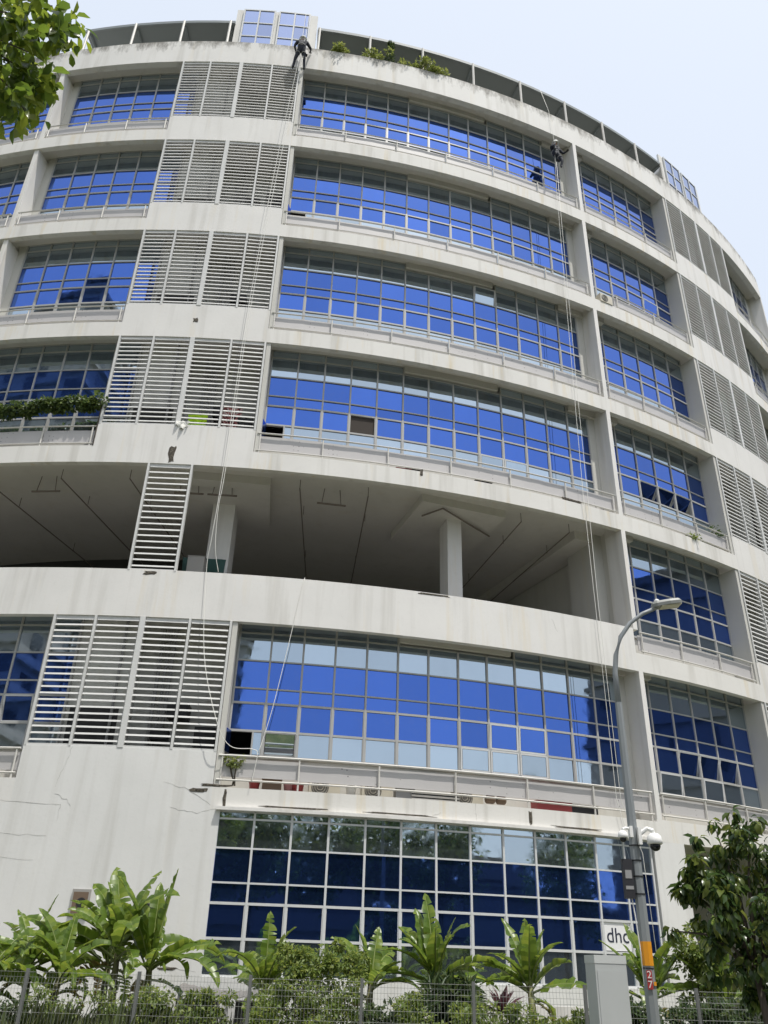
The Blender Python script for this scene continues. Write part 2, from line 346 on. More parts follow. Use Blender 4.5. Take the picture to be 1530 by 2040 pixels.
# ------------ curtain walls
ROWS = [.27, -.05, -.86, -1.66, -2.07, -2.83, -3.5]
pane_mesh = {}
def pane_shape(w, h, m, key):
    k = (round(w, 2), round(h, 2), key)
    if k not in pane_mesh:
        mb = MB(); mb.box((0, 0, 0), (w, .014, h)); pane_mesh[k] = mb.mesh('pane', m)
    return pane_mesh[k]
cnt = {'tinted_pane': 0, 'clear_pane': 0}; REST = MB(); rnd = random.Random(3)
def window(ths, zs, types, r, single, framem=FRAME, openings={}, nohead=(), fw=.055, cols_open=()):
    """one glazed bay: a frame mesh with its panes as children; openings {(col,row): tilt in degrees or None for an empty hole}"""
    ff = MB(); n = len(ths)-1
    for i, t in enumerate(ths):
        zt = zs[0] if not ((i-1 in nohead or i == 0) and (i in nohead or i == n)) else zs[1]
        w = R_(1)*0+math.degrees(fw/2/(RC+r))
        ff.pbox(t-w, t+w, r-.05, r+.05, zs[-1], zt, 1)
        if 0 < i < n and len(zs) > 5: ff.pbox(t-1.9*w, t+1.9*w, r-.045, r+.035, zs[-1], zs[4 if len(zs) == 7 else 3], 1)
    for k, z in enumerate(zs):
        for i in range(n):
            if k == 0 and i in nohead: continue
            a = math.degrees(fw/2/(RC+r)); h = .035 if k < 4 else .05
            ff.pbox(ths[i]+a, ths[i+1]-a, r-.045, r+.042, z-h*.6, z+h*.6, 1)
    fo = ff.build('window', framem, BLD)
    for k in range(len(zs)-1):
        for i in range(n):
            if k == 0 and i in nohead and len(zs) == 7: continue
            ty = types[k]; m = BLUE if ty == 't' else CLEAR; nm = 'tinted_pane' if ty == 't' else 'clear_pane'
            tm = (ths[i]+ths[i+1])/2; zc = (zs[k]+zs[k+1])/2; w = 2*(RC+r)*math.sin(R_(ths[i+1]-ths[i])/2)-.03; h = zs[k]-zs[k+1]-.03
            op = openings.get((i, k), 0)
            if op is None: continue
            if op:                                           # top-hung sash swung outwards
                hinge = Vector(P(tm, r+.06, zs[k]-.04)); rot = Euler((R_(op), 0, R_(tm)), 'XYZ')
                Rm = rot.to_matrix(); c = hinge + Rm @ Vector((0, 0, -(h-.06)/2))
                link(nm, pane_shape(w-.12, h-.1, m, ty), fo, c, rot)
                sb = MB(); ww, hh = w-.05, h-.04
                for a, b in (((0, 0, hh/2), (ww, .03, .045)), ((0, 0, -hh/2), (ww, .03, .045)), ((-ww/2, 0, 0), (.045, .031, hh)), ((ww/2, 0, 0), (.045, .031, hh))): sb.box(a, b)
                link('sash', sb.mesh('sash', FRAMEG), fo, c, rot)
                continue
            pr = r*1.0; c = Vector(P(tm, pr - (RC+r)*(1-math.cos(R_(ths[i+1]-ths[i])/2)), zc))
            rot = Euler((R_(rnd.gauss(0, .12)), 0, R_(tm+rnd.gauss(0, .12))), 'XYZ')
            if single and cnt[nm] < 300:
                cnt[nm] += 1; link(nm, pane_shape(w, h, m, ty), fo, c, rot)
            else:
                REST.cur = 0 if ty == 't' else 1; REST.box(c, (w, .014, h), mtx=rot.to_matrix())
    return fo
lin = lambda a, b, n: [a+(b-a)*i/n for i in range(n+1)]
TYPES = 'cctttc'
MAIN = lin(5.4, 24.3, 13); RIGHT = [25.25]+lin(26.35, 33.72, 5); LEFT = [-10.1]+lin(-8.58, -1.7, 5); FARL = lin(-30.5, -11.2, 13); FARR = lin(42.0, 48.5, 5)
nohead_main = (5, 6, 7, 8, 12)
OPEN_MAIN = {10: {(0,5): None, (1,5): 24, (7,5): 1.2, (8,5): 1.5, (9,5): 1.5, (8,4): 2.2, (9,4): 2.8},
             20: {(0,5): None, (3,4): None, (8,5): 5, (9,5): 6}, 25: {(8,1): 8}, 30: {(0,5): None}, 35: {}}
zs_of = lambda T: [T+q for q in ROWS]
window(MAIN, [4.98, 4.81, 4.13, 3.35, 2.9, 2.15, 1.38], 'cctttc', -.1, True, FRAMEG, {(11,4): None})
for T in (10, 20): window(MAIN, zs_of(T), TYPES, -.75, True, FRAME, OPEN_MAIN[T], nohead_main)
for T, op in ((10, {(2,4): 17, (3,4): 15, (4,4): 17, (1,5): 5, (3,5): 4}), (15, {}), (20, {(2,4): 38, (3,4): 38, (4,4): 38})): window(RIGHT, zs_of(T), TYPES, -.75, True, FRAME, op, (0,))
for T in (25, 30, 35): window(MAIN, zs_of(T), TYPES, -.75, True, FRAME, OPEN_MAIN[T], nohead_main)
for T in (25, 30, 35): window(RIGHT, zs_of(T), TYPES, -.75, False, FRAME, {25: {}, 30: {(4,4): 9}, 35: {}}[T], (0,))
for T in (10, 20, 25, 30, 35): window(LEFT, zs_of(T), TYPES, -.75, False, FRAME, {10: {(4,4): 9}, 20: {(2,4): 6, (3,4): 8, (4,4): 8}}.get(T, {}))
for T in (20, 25, 30, 35): window(FARL, zs_of(T), TYPES, -.75, False)
for T in LV: window(FARR, zs_of(T), TYPES, -.75, False)
ro = REST.build('far_panes', [BLUE, CLEAR], BLD); ro['kind'] = 'stuff'
# half-filled corner lights beside the open leaves and the open leaves themselves
for T in (10, 20, 30):
    wobj = part('side_light', lambda mb: mb.pbox(6.45, 6.78, -.757, -.743, T-3.45, T-2.86, 1), CLEAR)
    part('side_light_post', lambda mb: mb.pbox(6.38, 6.45, -.79, -.71, T-3.5, T-2.83, 1), FRAME)
    hx = P(5.46, -.7, T-3.16); mb = MB(); a = Vector(P(5.46, -.69, 0)); d = (Vector(P(5.46, 0, 0))-a).normalized(); tang = Vector((math.cos(R_(5.46)), math.sin(R_(5.46)), 0))
    q = (d*.93-tang*.3).normalized()
    lo = a+Vector((0,0,T-3.46)); mb.hexa([lo, lo+q*.6, lo+q*.6+tang*.03, lo+tang*.03]+[x+Vector((0,0,.6)) for x in (lo, lo+q*.6, lo+q*.6+tang*.03, lo+tang*.03)])
    mb.build('casement_leaf', BLUE, BLD)
mb = MB(); mb.pbox(9.85, 11.14, -.80, -.765, 17.2, 17.92, 1); part_b = mb.build('boarded_pane', mat('brown_mesh_board', (.045, .036, .03), .9), BLD)
# sills (kerb walls) under the glass and the walls behind
for T in LV:
    for a, b in ((TL, -10.1), (-10.1, -1.6), (5.34, 24.4), (25.1, 33.75), (41.8, TR)):
        if T == 15 and b < 25: continue
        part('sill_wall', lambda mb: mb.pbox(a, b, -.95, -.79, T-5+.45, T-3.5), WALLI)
    if T != 15:
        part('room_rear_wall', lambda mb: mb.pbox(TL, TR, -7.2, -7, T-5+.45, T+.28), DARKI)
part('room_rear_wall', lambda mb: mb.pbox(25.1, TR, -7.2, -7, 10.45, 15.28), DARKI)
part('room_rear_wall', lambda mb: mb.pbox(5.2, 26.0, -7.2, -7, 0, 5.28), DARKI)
# ------------ louvre screens with the shaft behind
slat_cache = {}
def slat_mesh(w):
    k = round(w, 2)
    if k not in slat_cache:
        mb = MB(); mb.hexa([(-w/2, -.045, -.027), (w/2, -.045, -.027), (w/2, .005, -.018), (-w/2, .005, -.018), (-w/2, -.03, .023), (w/2, -.03, .023), (w/2, .012, .027), (-w/2, .012, .027)])
        slat_cache[k] = mb.mesh('slat', LOUV)
    return slat_cache[k]
def louvre(posts, z0, z1, n, single, wide=()):
    mb = MB()
    for i, t in enumerate(posts):
        w = math.degrees((.075 if i in wide else .032)/(RC)); mb.pbox(t-w, t+w, -.14, .012 if i in wide else .006, z0, z1, 1)
    mb.pbox(posts[0], posts[-1], -.12, -.02, z0, z0+.06, 4); mb.pbox(posts[0], posts[-1], -.12, -.04, z1-.09, z1-.002, 4)
    fo = mb.build('louvre_screen', LOUV, BLD); st = MB()
    for i in range(len(posts)-1):
        tm = (posts[i]+posts[i+1])/2; w = 2*RC*math.sin(R_(posts[i+1]-posts[i])/2)-.1
        for k in range(n):
            z = z0+.16+(z1-z0-.26)*k/(n-1)
            c = Vector(P(tm, -.07-RC*(1-math.cos(R_(posts[i+1]-posts[i])/2)), z)); rot = Euler((R_(rnd.gauss(0, 1.2)), R_(rnd.gauss(0, .12)), R_(tm)))
            if single: link('slat', slat_mesh(w), fo, c, rot)
            else:
                me = slat_mesh(w); Rm = rot.to_matrix(); st.add([Rm @ v.co + c for v in me.vertices], [tuple(p.vertices) for p in me.polygons])
    if st.v: s = st.build('slats', LOUV, fo); s['kind'] = 'stuff'
    return fo
PL = [-2.5, -.72, 1.29, 3.3, 5.05]; PR = [34.02, 35.8, 37.7, 39.68, 41.52]
for T in LV:
    zb = T-3.58; fl = T-5+.45
    if T != 15:
        louvre(PL, zb, T, 20, T in (10, 20, 25), (2,))
        part('shaft_wall', lambda mb: mb.pbox(-1.7, .8, -.98, -.8, fl, T+.28), SHAFT)
        part('shaft_wall', lambda mb: mb.pbox(.8, 5.12, -1.9, -1.7, fl, T+.28), SHAFT)
        part('shaft_wall', lambda mb: mb.pbox(.62, .8, -1.7, -.98, fl, T+.28, 1), SHAFT)
        for t, rr in ((1.75, .055), (2.05, .04), (2.3, .055), (.35, .04)):
            part('drain_pipe', lambda mb: mb.tube([P(t, -.7 if t < 1 else -1.5, fl), P(t, -.7 if t < 1 else -1.5, T+.2)], rr, 8), GREYM)
        part('shaft_dark_sheet', lambda mb: mb.pbox(-1.5, .6, -.81, -.79, fl, T-2.35), DARKI)  # flat sheet on the wall, coloured dark to stand in for a shaded opening
        if T in (10, 20, 30, 25): part('duct_box', lambda mb: (mb.pbox(2.6, 3.5, -1.5, -.9, T-2.5, T-2.1, 1), mb.pbox(2.0, 2.7, -1.5, -1.0, T-3.1, T-2.8, 1), mb.pbox(3.9, 4.8, -1.6, -.9, T-3.3, T-2.75 if T != 30 else T-1.7, 1)), BLACK)
    louvre(PR, zb, T, 20, False, (2,))
    part('shaft_wall', lambda mb: mb.pbox(37.9, 39.4, -.98, -.8, fl, T+.28), SHAFT); part('shaft_wall', lambda mb: mb.pbox(33.95, 41.6, -2.1, -1.9, fl, T+.28), SHAFT)
louvre([.28, 2.32], 11.4, 15.0, 18, True)
# ------------ balconies: rails, posts and infill panels
def balcony(t0, t1, T, sp=3.25):
    n = max(1, int(round((t1-t0)/sp))); mb = MB(); ts = lin(t0, t1, n)
    seg = lin(t0+.05, t1-.05, 3*n)
    mb.tube([P(t, -.03, T+1.34) for t in seg], .028, 6); mb.tube([P(t, -.03, T+.70+(.03 if T == 5 else 0)) for t in seg], .024, 6)
    for t in ts[1:-1]+[t0+.2, t1-.2]: mb.tube([P(t, -.04, T+.55), P(t, -.04, T+1.33)], .026, 6)
    ro = mb.build('railing', RAIL, BLD)
    for a, b in zip(ts[:-1], ts[1:]):
        dz = rnd.uniform(-.03, .03); part('infill_panel', lambda m2: m2.pbox(a+.02, b-.02, -.125, -.105, T+.74+dz*.6+(.07 if T == 5 else 0), T+1.25+dz), PANEL)
for T in [5, 15, 20, 25, 30]:
    balcony(5.15, 24.8, T); balcony(-10.6, -2.6, T, 2.7); balcony(-30, -11, T, 3.2)
for T in [5, 10, 15, 20, 25, 30]:
    balcony(25.15 if T != 25 else 26.8, 33.7, T, 2.9)
    balcony(41.9, 49.3, T, 2.6)
# ------------ the open third storey
part('parapet_coping', lambda mb: mb.pbox(TL, 24.8, -.22, -.002, 11.402, 11.43), WALL)
def column(t, r, w, name='column'):
    mb = MB(); q = P(t, r, 12.86); mb.box((q[0], q[1], 12.86), (w, w*1.5, 4.82), R_(t)); mb.build(name, WALL, BLD)
column(3.5, -2.95, .72); column(16.1, -2.05, .5); column(-20, -2.6, .7)
for t in (3.5, 16.1, -20):
    mb = MB(); q = P(t, -2.4, 15.13); mb.box((q[0], q[1], 15.14), (3.0, 3.0, .28), R_(t+3)); mb.build('drop_panel', SOFF, BLD)
column(-3, -11, .7); column(10, -11, .7); column(20, -11.5, .7)
part('carpark_side_wall', lambda mb: mb.pbox(24.95, 25.35, -24, -.85, 10.45, 15.28, 1), WALLI)
part('carpark_side_wall', lambda mb: mb.pbox(24.3, 24.95, -2.6, -1.15, 10.45, 15.28, 1), WALLI)
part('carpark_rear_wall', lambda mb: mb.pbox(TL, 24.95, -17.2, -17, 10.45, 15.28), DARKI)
part('carpark_rear_wall', lambda mb: mb.pbox(TL, -.5, -7.7, -7.5, 10.45, 15.28), DARKI)  # second dark wall set nearer so this end looks unlit
part('carpark_floor', lambda mb: mb.pbox(TL, 24.9, -17, -.25, 10.452, 10.47), mat('carpark_bounce_screed', (.19, .18, .17), .9))  # unseen sheet added over the plate to set light bounced onto the ceiling
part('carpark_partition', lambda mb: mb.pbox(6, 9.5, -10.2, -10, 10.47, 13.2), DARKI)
part('ceiling_beam', lambda mb: mb.pbox(23.2, 24.9, -16, -1.2, 14.95, 15.28, 1), SOFF); part('ceiling_beam', lambda mb: mb.pbox(TL, 24, -9.4, -9, 14.7, 15.28), SOFF)
def pipe_run(pts, hang, r=.02):
    mb = MB(); mb.tube(pts, r, 6)
    for q in hang: mb.tube([q, (q[0], q[1], 15.28)], .012, 5)
    mb.build('sprinkler_pipe', PIPE, BLD)
for t in (-8.5, -4.5, -1, 7.5, 11.0, 19.5, 22.5):
    pts = [P(t+dt, r, 14.95) for dt, r in ((0, -.9), (.5, -4), (1.3, -8), (2.4, -12))]; pipe_run(pts, [P(t, -.9, 14.95), P(t+.35, -2.6, 14.95), P(t+.9, -6, 14.95)])
for t in (-5.5, -9, 3.6, 9.2, 1.9, -12):
    mb = MB(); mb.tube([P(t-.75, -1.3, 14.72), P(t+.75, -1.3, 14.72)], .032, 6)
    for s in (-.5, .5): mb.tube([P(t+s, -1.3, 14.72), P(t+s*.8, -1.3, 15.28)], .014, 5)
    mb.build('cable_tray', PIPE, BLD)
mb = MB(); q1 = [P(15.0, -.9, 14.9), P(14.2, -1.6, 14.9), P(18.6, -2.2, 14.9)]; mb.tube([q1[1], q1[0], q1[2]], .03, 6); mb.build('sprinkler_pipe', PIPE, BLD)
# ------------ roof: canopy, glazed lift heads
def canopy(t0, t1, posts):
    n = int((t1-t0)/1.5)+1; mb = MB()
    mb.pbox(t0, t1, -.42, -.34, 38.36, 38.52, n)
    for i in range(n):
        a = t0+(t1-t0)*i/n; b = t0+(t1-t0)*(i+1)/n
        p = [P(a, -.42, 38.40), P(b, -.42, 38.40), P(b, -6.5, 37.1), P(a, -6.5, 37.1)]
        mb.hexa([Vector(x) for x in p]+[Vector(x)+Vector((0, 0, .05)) for x in p])
    mb.pbox(t0, t1, -6.6, -6.5, 35.5, 37.3, n)
    for a in posts: 
        p0, p1 = P(a, -.5, 38.33), P(a, -6.4, 37.0); mb.tube([p0, p1], .06, 4)
    for k in range(1, 6): mb.tube([P(t, -.42-k, 38.36-.217*k) for t in lin(t0, t1, n)], .035, 4)
    co = mb.build('canopy', CANOPY, BLD)
    for a in posts: part('canopy_post', lambda m2: m2.tube([P(a, -.32, 36.3), P(a, -.32, 38.45)], .055, 6), RAIL)
canopy(-10.6, .2, [-10.3, -6.8, -3.35, -.1]); canopy(5.95, 35.4, [6.1, 9.67, 13.48, 17.3, 21.1, 25.0, 28.6, 32.1, 35.2])
def lift_head(t0, t1, zt):
    mb = MB(); mb.pbox(t0, t1, -3.4, -.55, 35.5, zt-.35, 2); mb.pbox(t0-.12, t1+.12, -.55, -.45, 35.5, zt, 2); mb.build('lift_head', WALL, BLD)
    tm = (t0+t1)/2
    for a, b in ((t0+.42, tm-.18), (tm+.18, t1-.42)):
        f = MB(); mid = (a+b)/2
        for t in (a, mid, b): f.pbox(t-.05, t+.05, -.44, -.36, 36.5, zt-.05, 1)
        for z in lin(36.55, zt-.08, 3): f.pbox(a+.05, mid-.05, -.43, -.37, z-.03, z+.03, 1); f.pbox(mid+.05, b-.05, -.43, -.37, z-.03, z+.03, 1)
        fo = f.build('lift_head_window', FRAMEG, BLD); zz = lin(36.55, zt-.08, 3)
        for k in range(3):
            for c0, c1 in ((a, mid), (mid, b)):
                m2 = MB(); m2.pbox(c0+.06, c1-.06, -.415, -.40, zz[k]+.035, zz[k+1]-.035, 1); m2.build('rooftop_pane', ROOFG, fo)
lift_head(.3, 5.75, 39.55); lift_head(35.6, 40.95, 39.45)
part('roof_tank', lambda mb: mb.pbox(5.9, 6.5, -3.6, -1.4, 35.5, 39.2, 1), WALL)
# ------------ weathering pieces, vents, sign
def crust(t, r, z, w, h, seed):
    rr = random.Random(seed); pts = []
    for k in range(14):
        a = 2*math.pi*k/14; s = rr.uniform(.6, 1.1); ca, sa = math.cos(a), math.sin(a); pts.append((math.copysign(abs(ca)**.45, ca)*w/2*s, math.copysign(abs(sa)**.45, sa)*h/2*s))
    mb = MB(); vs = [P(t+math.degrees(x/RC), r+.004, z+y) for x, y in pts]+[P(t+math.degrees(x/RC), r-.03, z+y) for x, y in pts]+[P(t, r+.012, z)]
    n = 14; mb.add(vs, [(k, (k+1) % n, 2*n) for k in range(n)]+[(k, n+k, n+(k+1) % n, (k+1) % n) for k in range(n)]); mb.build('spalled_patch', CRUST, BLD)
for a in ((1.27, 0, 15.36, .24, .66, 1), (5.2, 0, 5.58, .8, .07, 2), (5.62, 0, 5.28, .1, .48, 3), (18.3, 0, 5.3, .12, .45, 4), (1.25, 0, 11.32, .4, .12, 5), (8.3, 0, 5.13, 1.8, .05, 6), (12.5, 0, 5.13, 2.2, .05, 7), (20.5, 0, 5.13, 1.6, .06, 8), (1.28, 0, 20.75, .2, .22, 9), (21.8, 0, 15.66, .9, .1, 10), (14, 0, 11.38, 1.1, .07, 11), (4.6, 0, 5.45, .5, .12, 12), (13.4, 0, 15.55, .12, .3, 13), (4.3, 0, 1.5, .5, .06, 14)): crust(*a)
def crack(pts, w=.0028):
    mb = MB(); pp = []
    for (a, za), (b, zb_) in zip(pts[:-1], pts[1:]):
        for k in range(6): pp.append((a+(b-a)*k/6+rnd.gauss(0, .02), za+(zb_-za)*k/6+rnd.gauss(0, .012)))
    pp.append(pts[-1]); mb.tube([P(a, .001, z) for a, z in pp], [w*(.4+.6*rnd.random()) for _ in pp], 4); mb.build('wall_crack', CRACK, BLD)
for cpts in ([(-.6, 6.4), (-.75, 5.9), (-.95, 5.4)], [(-3, 5.05), (-1.5, 5.0), (-.6, 4.98), (-.62, 4.6)], [(-3, 4.3), (-.9, 4.25)], [(-3, 3.75), (-1.2, 3.7)], [(-.9, 5.25), (-.4, 5.1), (-.2, 4.95)], [(3.2, 5.6), (4.2, 5.45), (5.1, 5.1)], [(3.6, 5.0), (4.6, 4.9), (5.4, 5.02)], [(3.6, 1.9), (4.2, 1.55), (5.3, 1.45)], [(15.8, 5.54), (15.85, 5.1)], [(20, 11.2), (20.3, 10.8)], [(13.8, 5.1), (14.3, 5.25)]): crack(cpts)
for t, z in ((.85, 2.8), (3.5, 2.6)):
    mb = MB(); mb.pbox(t-.33, t+.33, .002, .05, z-.29, z+.29, 1); vo = mb.build('wall_vent', CONC, BLD)
    m2 = MB(); m2.pbox(t-.27, t+.27, .05, .054, z-.23, z+.23, 1); m2.build('vent_opening', BROWN if t < 1 else BLACK, vo)
    if t < 1:
        q = P(t+.05, .054, z); m3 = MB(); nrm = Vector(P(t, 1, 0))-Vector(P(t, 0, 0)); m3.tube([Vector(q), Vector(q)+nrm*.01], .11, 16); m3.build('vent_fan', BLACK, vo)
sg = MB(); sg.pbox(MAIN[11]+.06, MAIN[12]-.06, -.11, -.085, 2.2, 2.87, 1); so_ = sg.build('window_sign', SIGNW, BLD); so_['label'] = 'white window sign with dark lower case letters'
tm = (MAIN[11]+MAIN[12])/2; q = P(tm, -.082, 2.545); link('lettering', text_mesh('dhc', .50, SIGNI), so_, q, (math.pi/2, 0, R_(tm)))

# ------------------------------------------------------------------ things on the building
def condenser(t, z, r, label, group, s=1.0):
    o = thing('air_conditioner_condenser', label, 'condenser', PW(t, r, z), group, R_(t))
    mb = MB(); mb.box((0, 0, .29*s), (.82*s, .3, .56*s)); mb.box((-.3*s, 0, .005), (.06, .3, .01)); mb.build('casing', CREAM, o)
    m2 = MB(); m2.tube([(-.12*s, -.151, .29*s), (-.12*s, -.158, .29*s)], .23*s, 20); fan = m2.build('fan_grille', GRILL, o)
    m3 = MB()
    for k in range(3): m3.tube([(-.12*s+(.08+.06*k)*s*math.cos(a), -.162, .29*s+(.08+.06*k)*s*math.sin(a)) for a in [2*math.pi*j/20 for j in range(21)]], .006, 4)
    m3.build('grille_rings', CREAM, fan)
    return o
g1 = 'condensers on the lowest balcony'
condenser(9.55, 5.452, -.5, 'cream air conditioner condenser beside the red bucket on the lowest balcony', g1)
condenser(11.75, 5.452, -.5, 'cream air conditioner condenser next to the white pail on the lowest balcony', g1)
condenser(26.0, 25.602, -.12, 'cream condenser standing on a slab edge beside the white fin, high up', None, .75)
condenser(15.75, 5.452, -.52, 'cream condenser behind the slatted crate on the lowest balcony', g1)
def bucket(t, z, r, m, label, h=.3, rad=.14):
    mb = MB(); mb.lathe((0, 0, 0), [(rad*.75, 0), (rad, h), (rad*1.06, h), (rad*1.06, h+.02), (rad*.9, h+.02), (rad*.7, .02)], 16)
    o = tag(mb.build('bucket', m, None, True), label, 'bucket', 'buckets on the lowest balcony'); o.location = PW(t, r, z)
bucket(6.7, 5.452, -.4, RED, 'dark red bucket behind the rusty rail at the end of the lowest balcony'); bucket(8.1, 5.452, -.42, PINK, 'faded pink bucket on the lowest balcony'); bucket(8.45, 5.452, -.36, RED, 'red bucket beside the pink bucket on the lowest balcony', .32, .16)
bucket(10.65, 5.452, -.42, WHITE, 'white pail between two cream condensers', .36)
def crate(t, z, r, sx, sy, sz, m, name, label, cat, slats=0):
    o = thing(name, label, cat, PW(t, r, z), None, R_(t))
    mb = MB(); mb.box((0, 0, sz/2), (sx, sy, sz)); mb.build('body', m, o)
    m2 = MB()
    if slats:
        for k in range(slats): m2.box((0, -sy/2-.012, sz*(k+.5)/slats), (sx+.04, .02, sz/slats*.55))
        m2.build('slats', RAIL, o)
    else:
        m2.box((0, 0, sz+.008), (sx+.03, sy+.03, .016)); m2.build('lid', m, o)
crate(14.2, 5.452, -.42, 1.3, .35, .34, BLACK, 'slatted_crate', 'wide low crate with pale slats on the lowest balcony', 'crate', 4)
crate(7.4, 5.452, -.45, .5, .3, .42, BROWN, 'storage_box', 'brown box between buckets on the lowest balcony', 'box')
crate(12.9, 5.452, -.42, .5, .3, .36, GREYM, 'storage_box', 'grey metal box next to a condenser on the lowest balcony', 'box')
crate(19.7, 5.452, -.42, 1.1, .35, .36, RED, 'storage_box', 'long maroon box at the white fin end of the lowest balcony', 'box')
crate(21.2, 5.452, -.42, .9, .35, .34, BLACK, 'storage_box', 'black box beside the long maroon box on the lowest balcony', 'box')
crate(12.6, 15.452, -.42, .5, .3, .33, RED, 'storage_box', 'red box under the infill panel above the open storey', 'box')
crate(13.1, 15.452, -.42, .5, .3, .36, BLACK, 'storage_box', 'black box beside a red box above the open storey', 'box')
crate(16.9, 15.452, -.42, .6, .3, .36, BLACK, 'storage_box', 'black box alone on the balcony above the open storey', 'box')
def drum(t, r, label):
    mb = MB(); q = PW(t, r, 5.6); d = Vector((math.cos(R_(t)), math.sin(R_(t)), 0)); mb.tube([-d*.13, -d*.1, d*.1, d*.13], [.08, .11, .11, .08], 14)
    o = tag(mb.build('rope_reel', BROWN, None, True), label, 'reel', 'brown reels on the lowest balcony'); o.location = (q[0], q[1], 5.71)
drum(16.6, -.2, 'small brown reel beside a condenser on the lowest balcony edge'); drum(17.1, -.2, 'small brown reel at the cracked slab edge of the lowest balcony')
# clothing hung behind the louvres
def cloth(name, t, r, z, w, h, m, label, cat, seed):
    rr = np.random.default_rng(seed); nx, nz = 10, 8; mb = MB(); vs = []
    for s in (0, .012):
        for k in range(nz+1):
            for i in range(nx+1):
                u = i/nx-.5; v = k/nz; q = P(t+math.degrees(u*w*(1-.25*v*abs(u))/RC), r+.05*math.sin(u*14+seed)*(.4+v)+.03*rr.standard_normal()*.4-s, z-h*v-.08*math.cos(u*6)*v); vs.append(q)
    a = (nx+1)*(nz+1); fs = []
    for s in (0, a):
        for k in range(nz):
            for i in range(nx): c = s+k*(nx+1)+i; fs.append((c, c+1, c+nx+2, c+nx+1) if s else (c, c+nx+1, c+nx+2, c+1))
    mb.add([Vector(x)+Vector((CX, CY, 0)) for x in vs], fs); base = Vector(PW(t, r, z-h)); mb.v = [tuple(Vector(x)-base) for x in mb.v]
    o = tag(mb.build(name, m, None, True), label, cat); o.location = base
HIVIS = mat('high_vis_yellow', (.55, .85, .02), .7); CHECK = mat('patterned_cloth', (.35, .1, .1), .9); L(CHECK, ramp(CHECK, noise(CHECK, 12, 2, gpos(CHECK)), [(.4, (.02,.02,.03)), (.5, (.5,.1,.1)), (.6, (.6,.58,.55))]), B(CHECK).inputs['Base Color'])
cloth('safety_vest', 2.15, -.2, 17.0, .62, .5, HIVIS, 'bright yellow safety vest hung inside the louvres', 'vest', 3)
cloth('shirt', 3.75, -.25, 17.45, .7, .95, CHECK, 'red and black patterned shirt hanging behind the louvres', 'shirt', 5)
cloth('shirt', 4.5, -.22, 17.0, .5, .5, BLACK, 'black shirt at the end of the washing behind the louvres', 'shirt', 6)
cloth('rag', 1.55, .05, 16.56, .42, .22, ROPE, 'crumpled white rag lying on the spandrel edge under the louvres', 'rag', 8)
TARP = mat('green_tarp', (.015, .06, .05), .7)
crate(2.75, 10.452, -1.6, .5, .5, 2.1, CONC, 'shelf_stack', 'grey stack of boards beside the narrow louvre on the open storey', 'boards')
cloth('tarpaulin', 3.0, -1.9, 12.75, 1.4, 1.6, TARP, 'dark green tarpaulin draped behind the narrow louvre screen', 'tarpaulin', 9)

# ------------------------------------------------------------------ ropes and rope-access workers
def rope(pts, label, rad=.009, straight=False):
    b = Vector(pts[-1]); sp = [Vector(p) for p in pts]; out = []
    for i in range(len(sp)-1):
        p0 = sp[max(i-1, 0)]; p1 = sp[i]; p2 = sp[i+1]; p3 = sp[min(i+2, len(sp)-1)]
        if straight: out.append(p1); continue
        for k in range(6):
            u = k/6; out.append(.5*((2*p1)+(-p0+p2)*u+(2*p0-5*p1+4*p2-p3)*u*u+(-p0+3*p1-3*p2+p3)*u**3))
    out.append(sp[-1]); mb = MB(); mb.tube([p-b for p in out], rad, 5)
    o = tag(mb.build('rope', ROPE, None, True), label, 'rope', 'white ropes hanging down the facade'); o.location = b
rope([PW(5.0, -.4, 39.56), PW(5.02, .05, 36.6), PW(5.08, .42, 35.5), PW(4.55, .28, 30), PW(4.0, .2, 22), PW(3.85, .15, 15), PW(3.75, .14, 12.5), PW(3.7, .06, 11.5), PW(4.1, .12, 9), PW(4.95, .3, 7.2), PW(5.6, .15, 6.55), PW(6.5, .12, 6.5), PW(6.72, .12, 6.36), PW(6.6, .1, 5.7)], 'white rope from the roof past the upper worker, slack where it meets the lowest balcony')
rope([PW(5.25, -.4, 39.56), PW(5.22, .05, 36.6), PW(5.3, .42, 35.3), PW(4.75, .3, 30), PW(4.12, .22, 22), PW(3.95, .15, 15), PW(3.85, .12, 13.5), PW(3.95, .05, 12.2), PW(4.2, -.08, 11.5)], 'white rope beside the upper worker ending inside the open storey sill')
rope([PW(8.05, -.1, 11.45), PW(8.0, .03, 11.3), PW(7.6, .06, 9.5), PW(7.15, .08, 7.6), PW(6.75, .11, 6.4)], 'short white rope slanting from the open storey sill across the blue windows')
rope([PW(22.9, -.34, 38.5), PW(22.95, .06, 36.5), PW(23.1, .1, 34.4), PW(22.85, .1, 31), PW(22.6, .1, 22), PW(22.45, .1, 16), PW(22.5, .1, 11), PW(22.55, .1, 6), PW(23.0, .16, 4.7), PW(23.2, .2, .05)], 'white rope dropping past the lower worker to the ground, nearer the banana clump', straight=True)
rope([PW(23.1, .1, 33.0), PW(22.95, .12, 29), PW(22.75, .12, 20), PW(22.65, .12, 12), PW(22.75, .12, 6), PW(23.5, .2, 4.6), PW(23.7, .22, .05)], 'white rope tied under the lower worker, nearer the white fin', straight=True)
SKIN = mat('skin', (.30, .17, .11), .6); NAVY = mat('dark_workwear', (.018, .022, .034), .8); STRAP = mat('harness_strap', (.33, .33, .34), .6); HELM = mat('white_helmet', (.75, .76, .74), .3); GLOVE = mat('work_glove', (.05, .045, .045), .8)
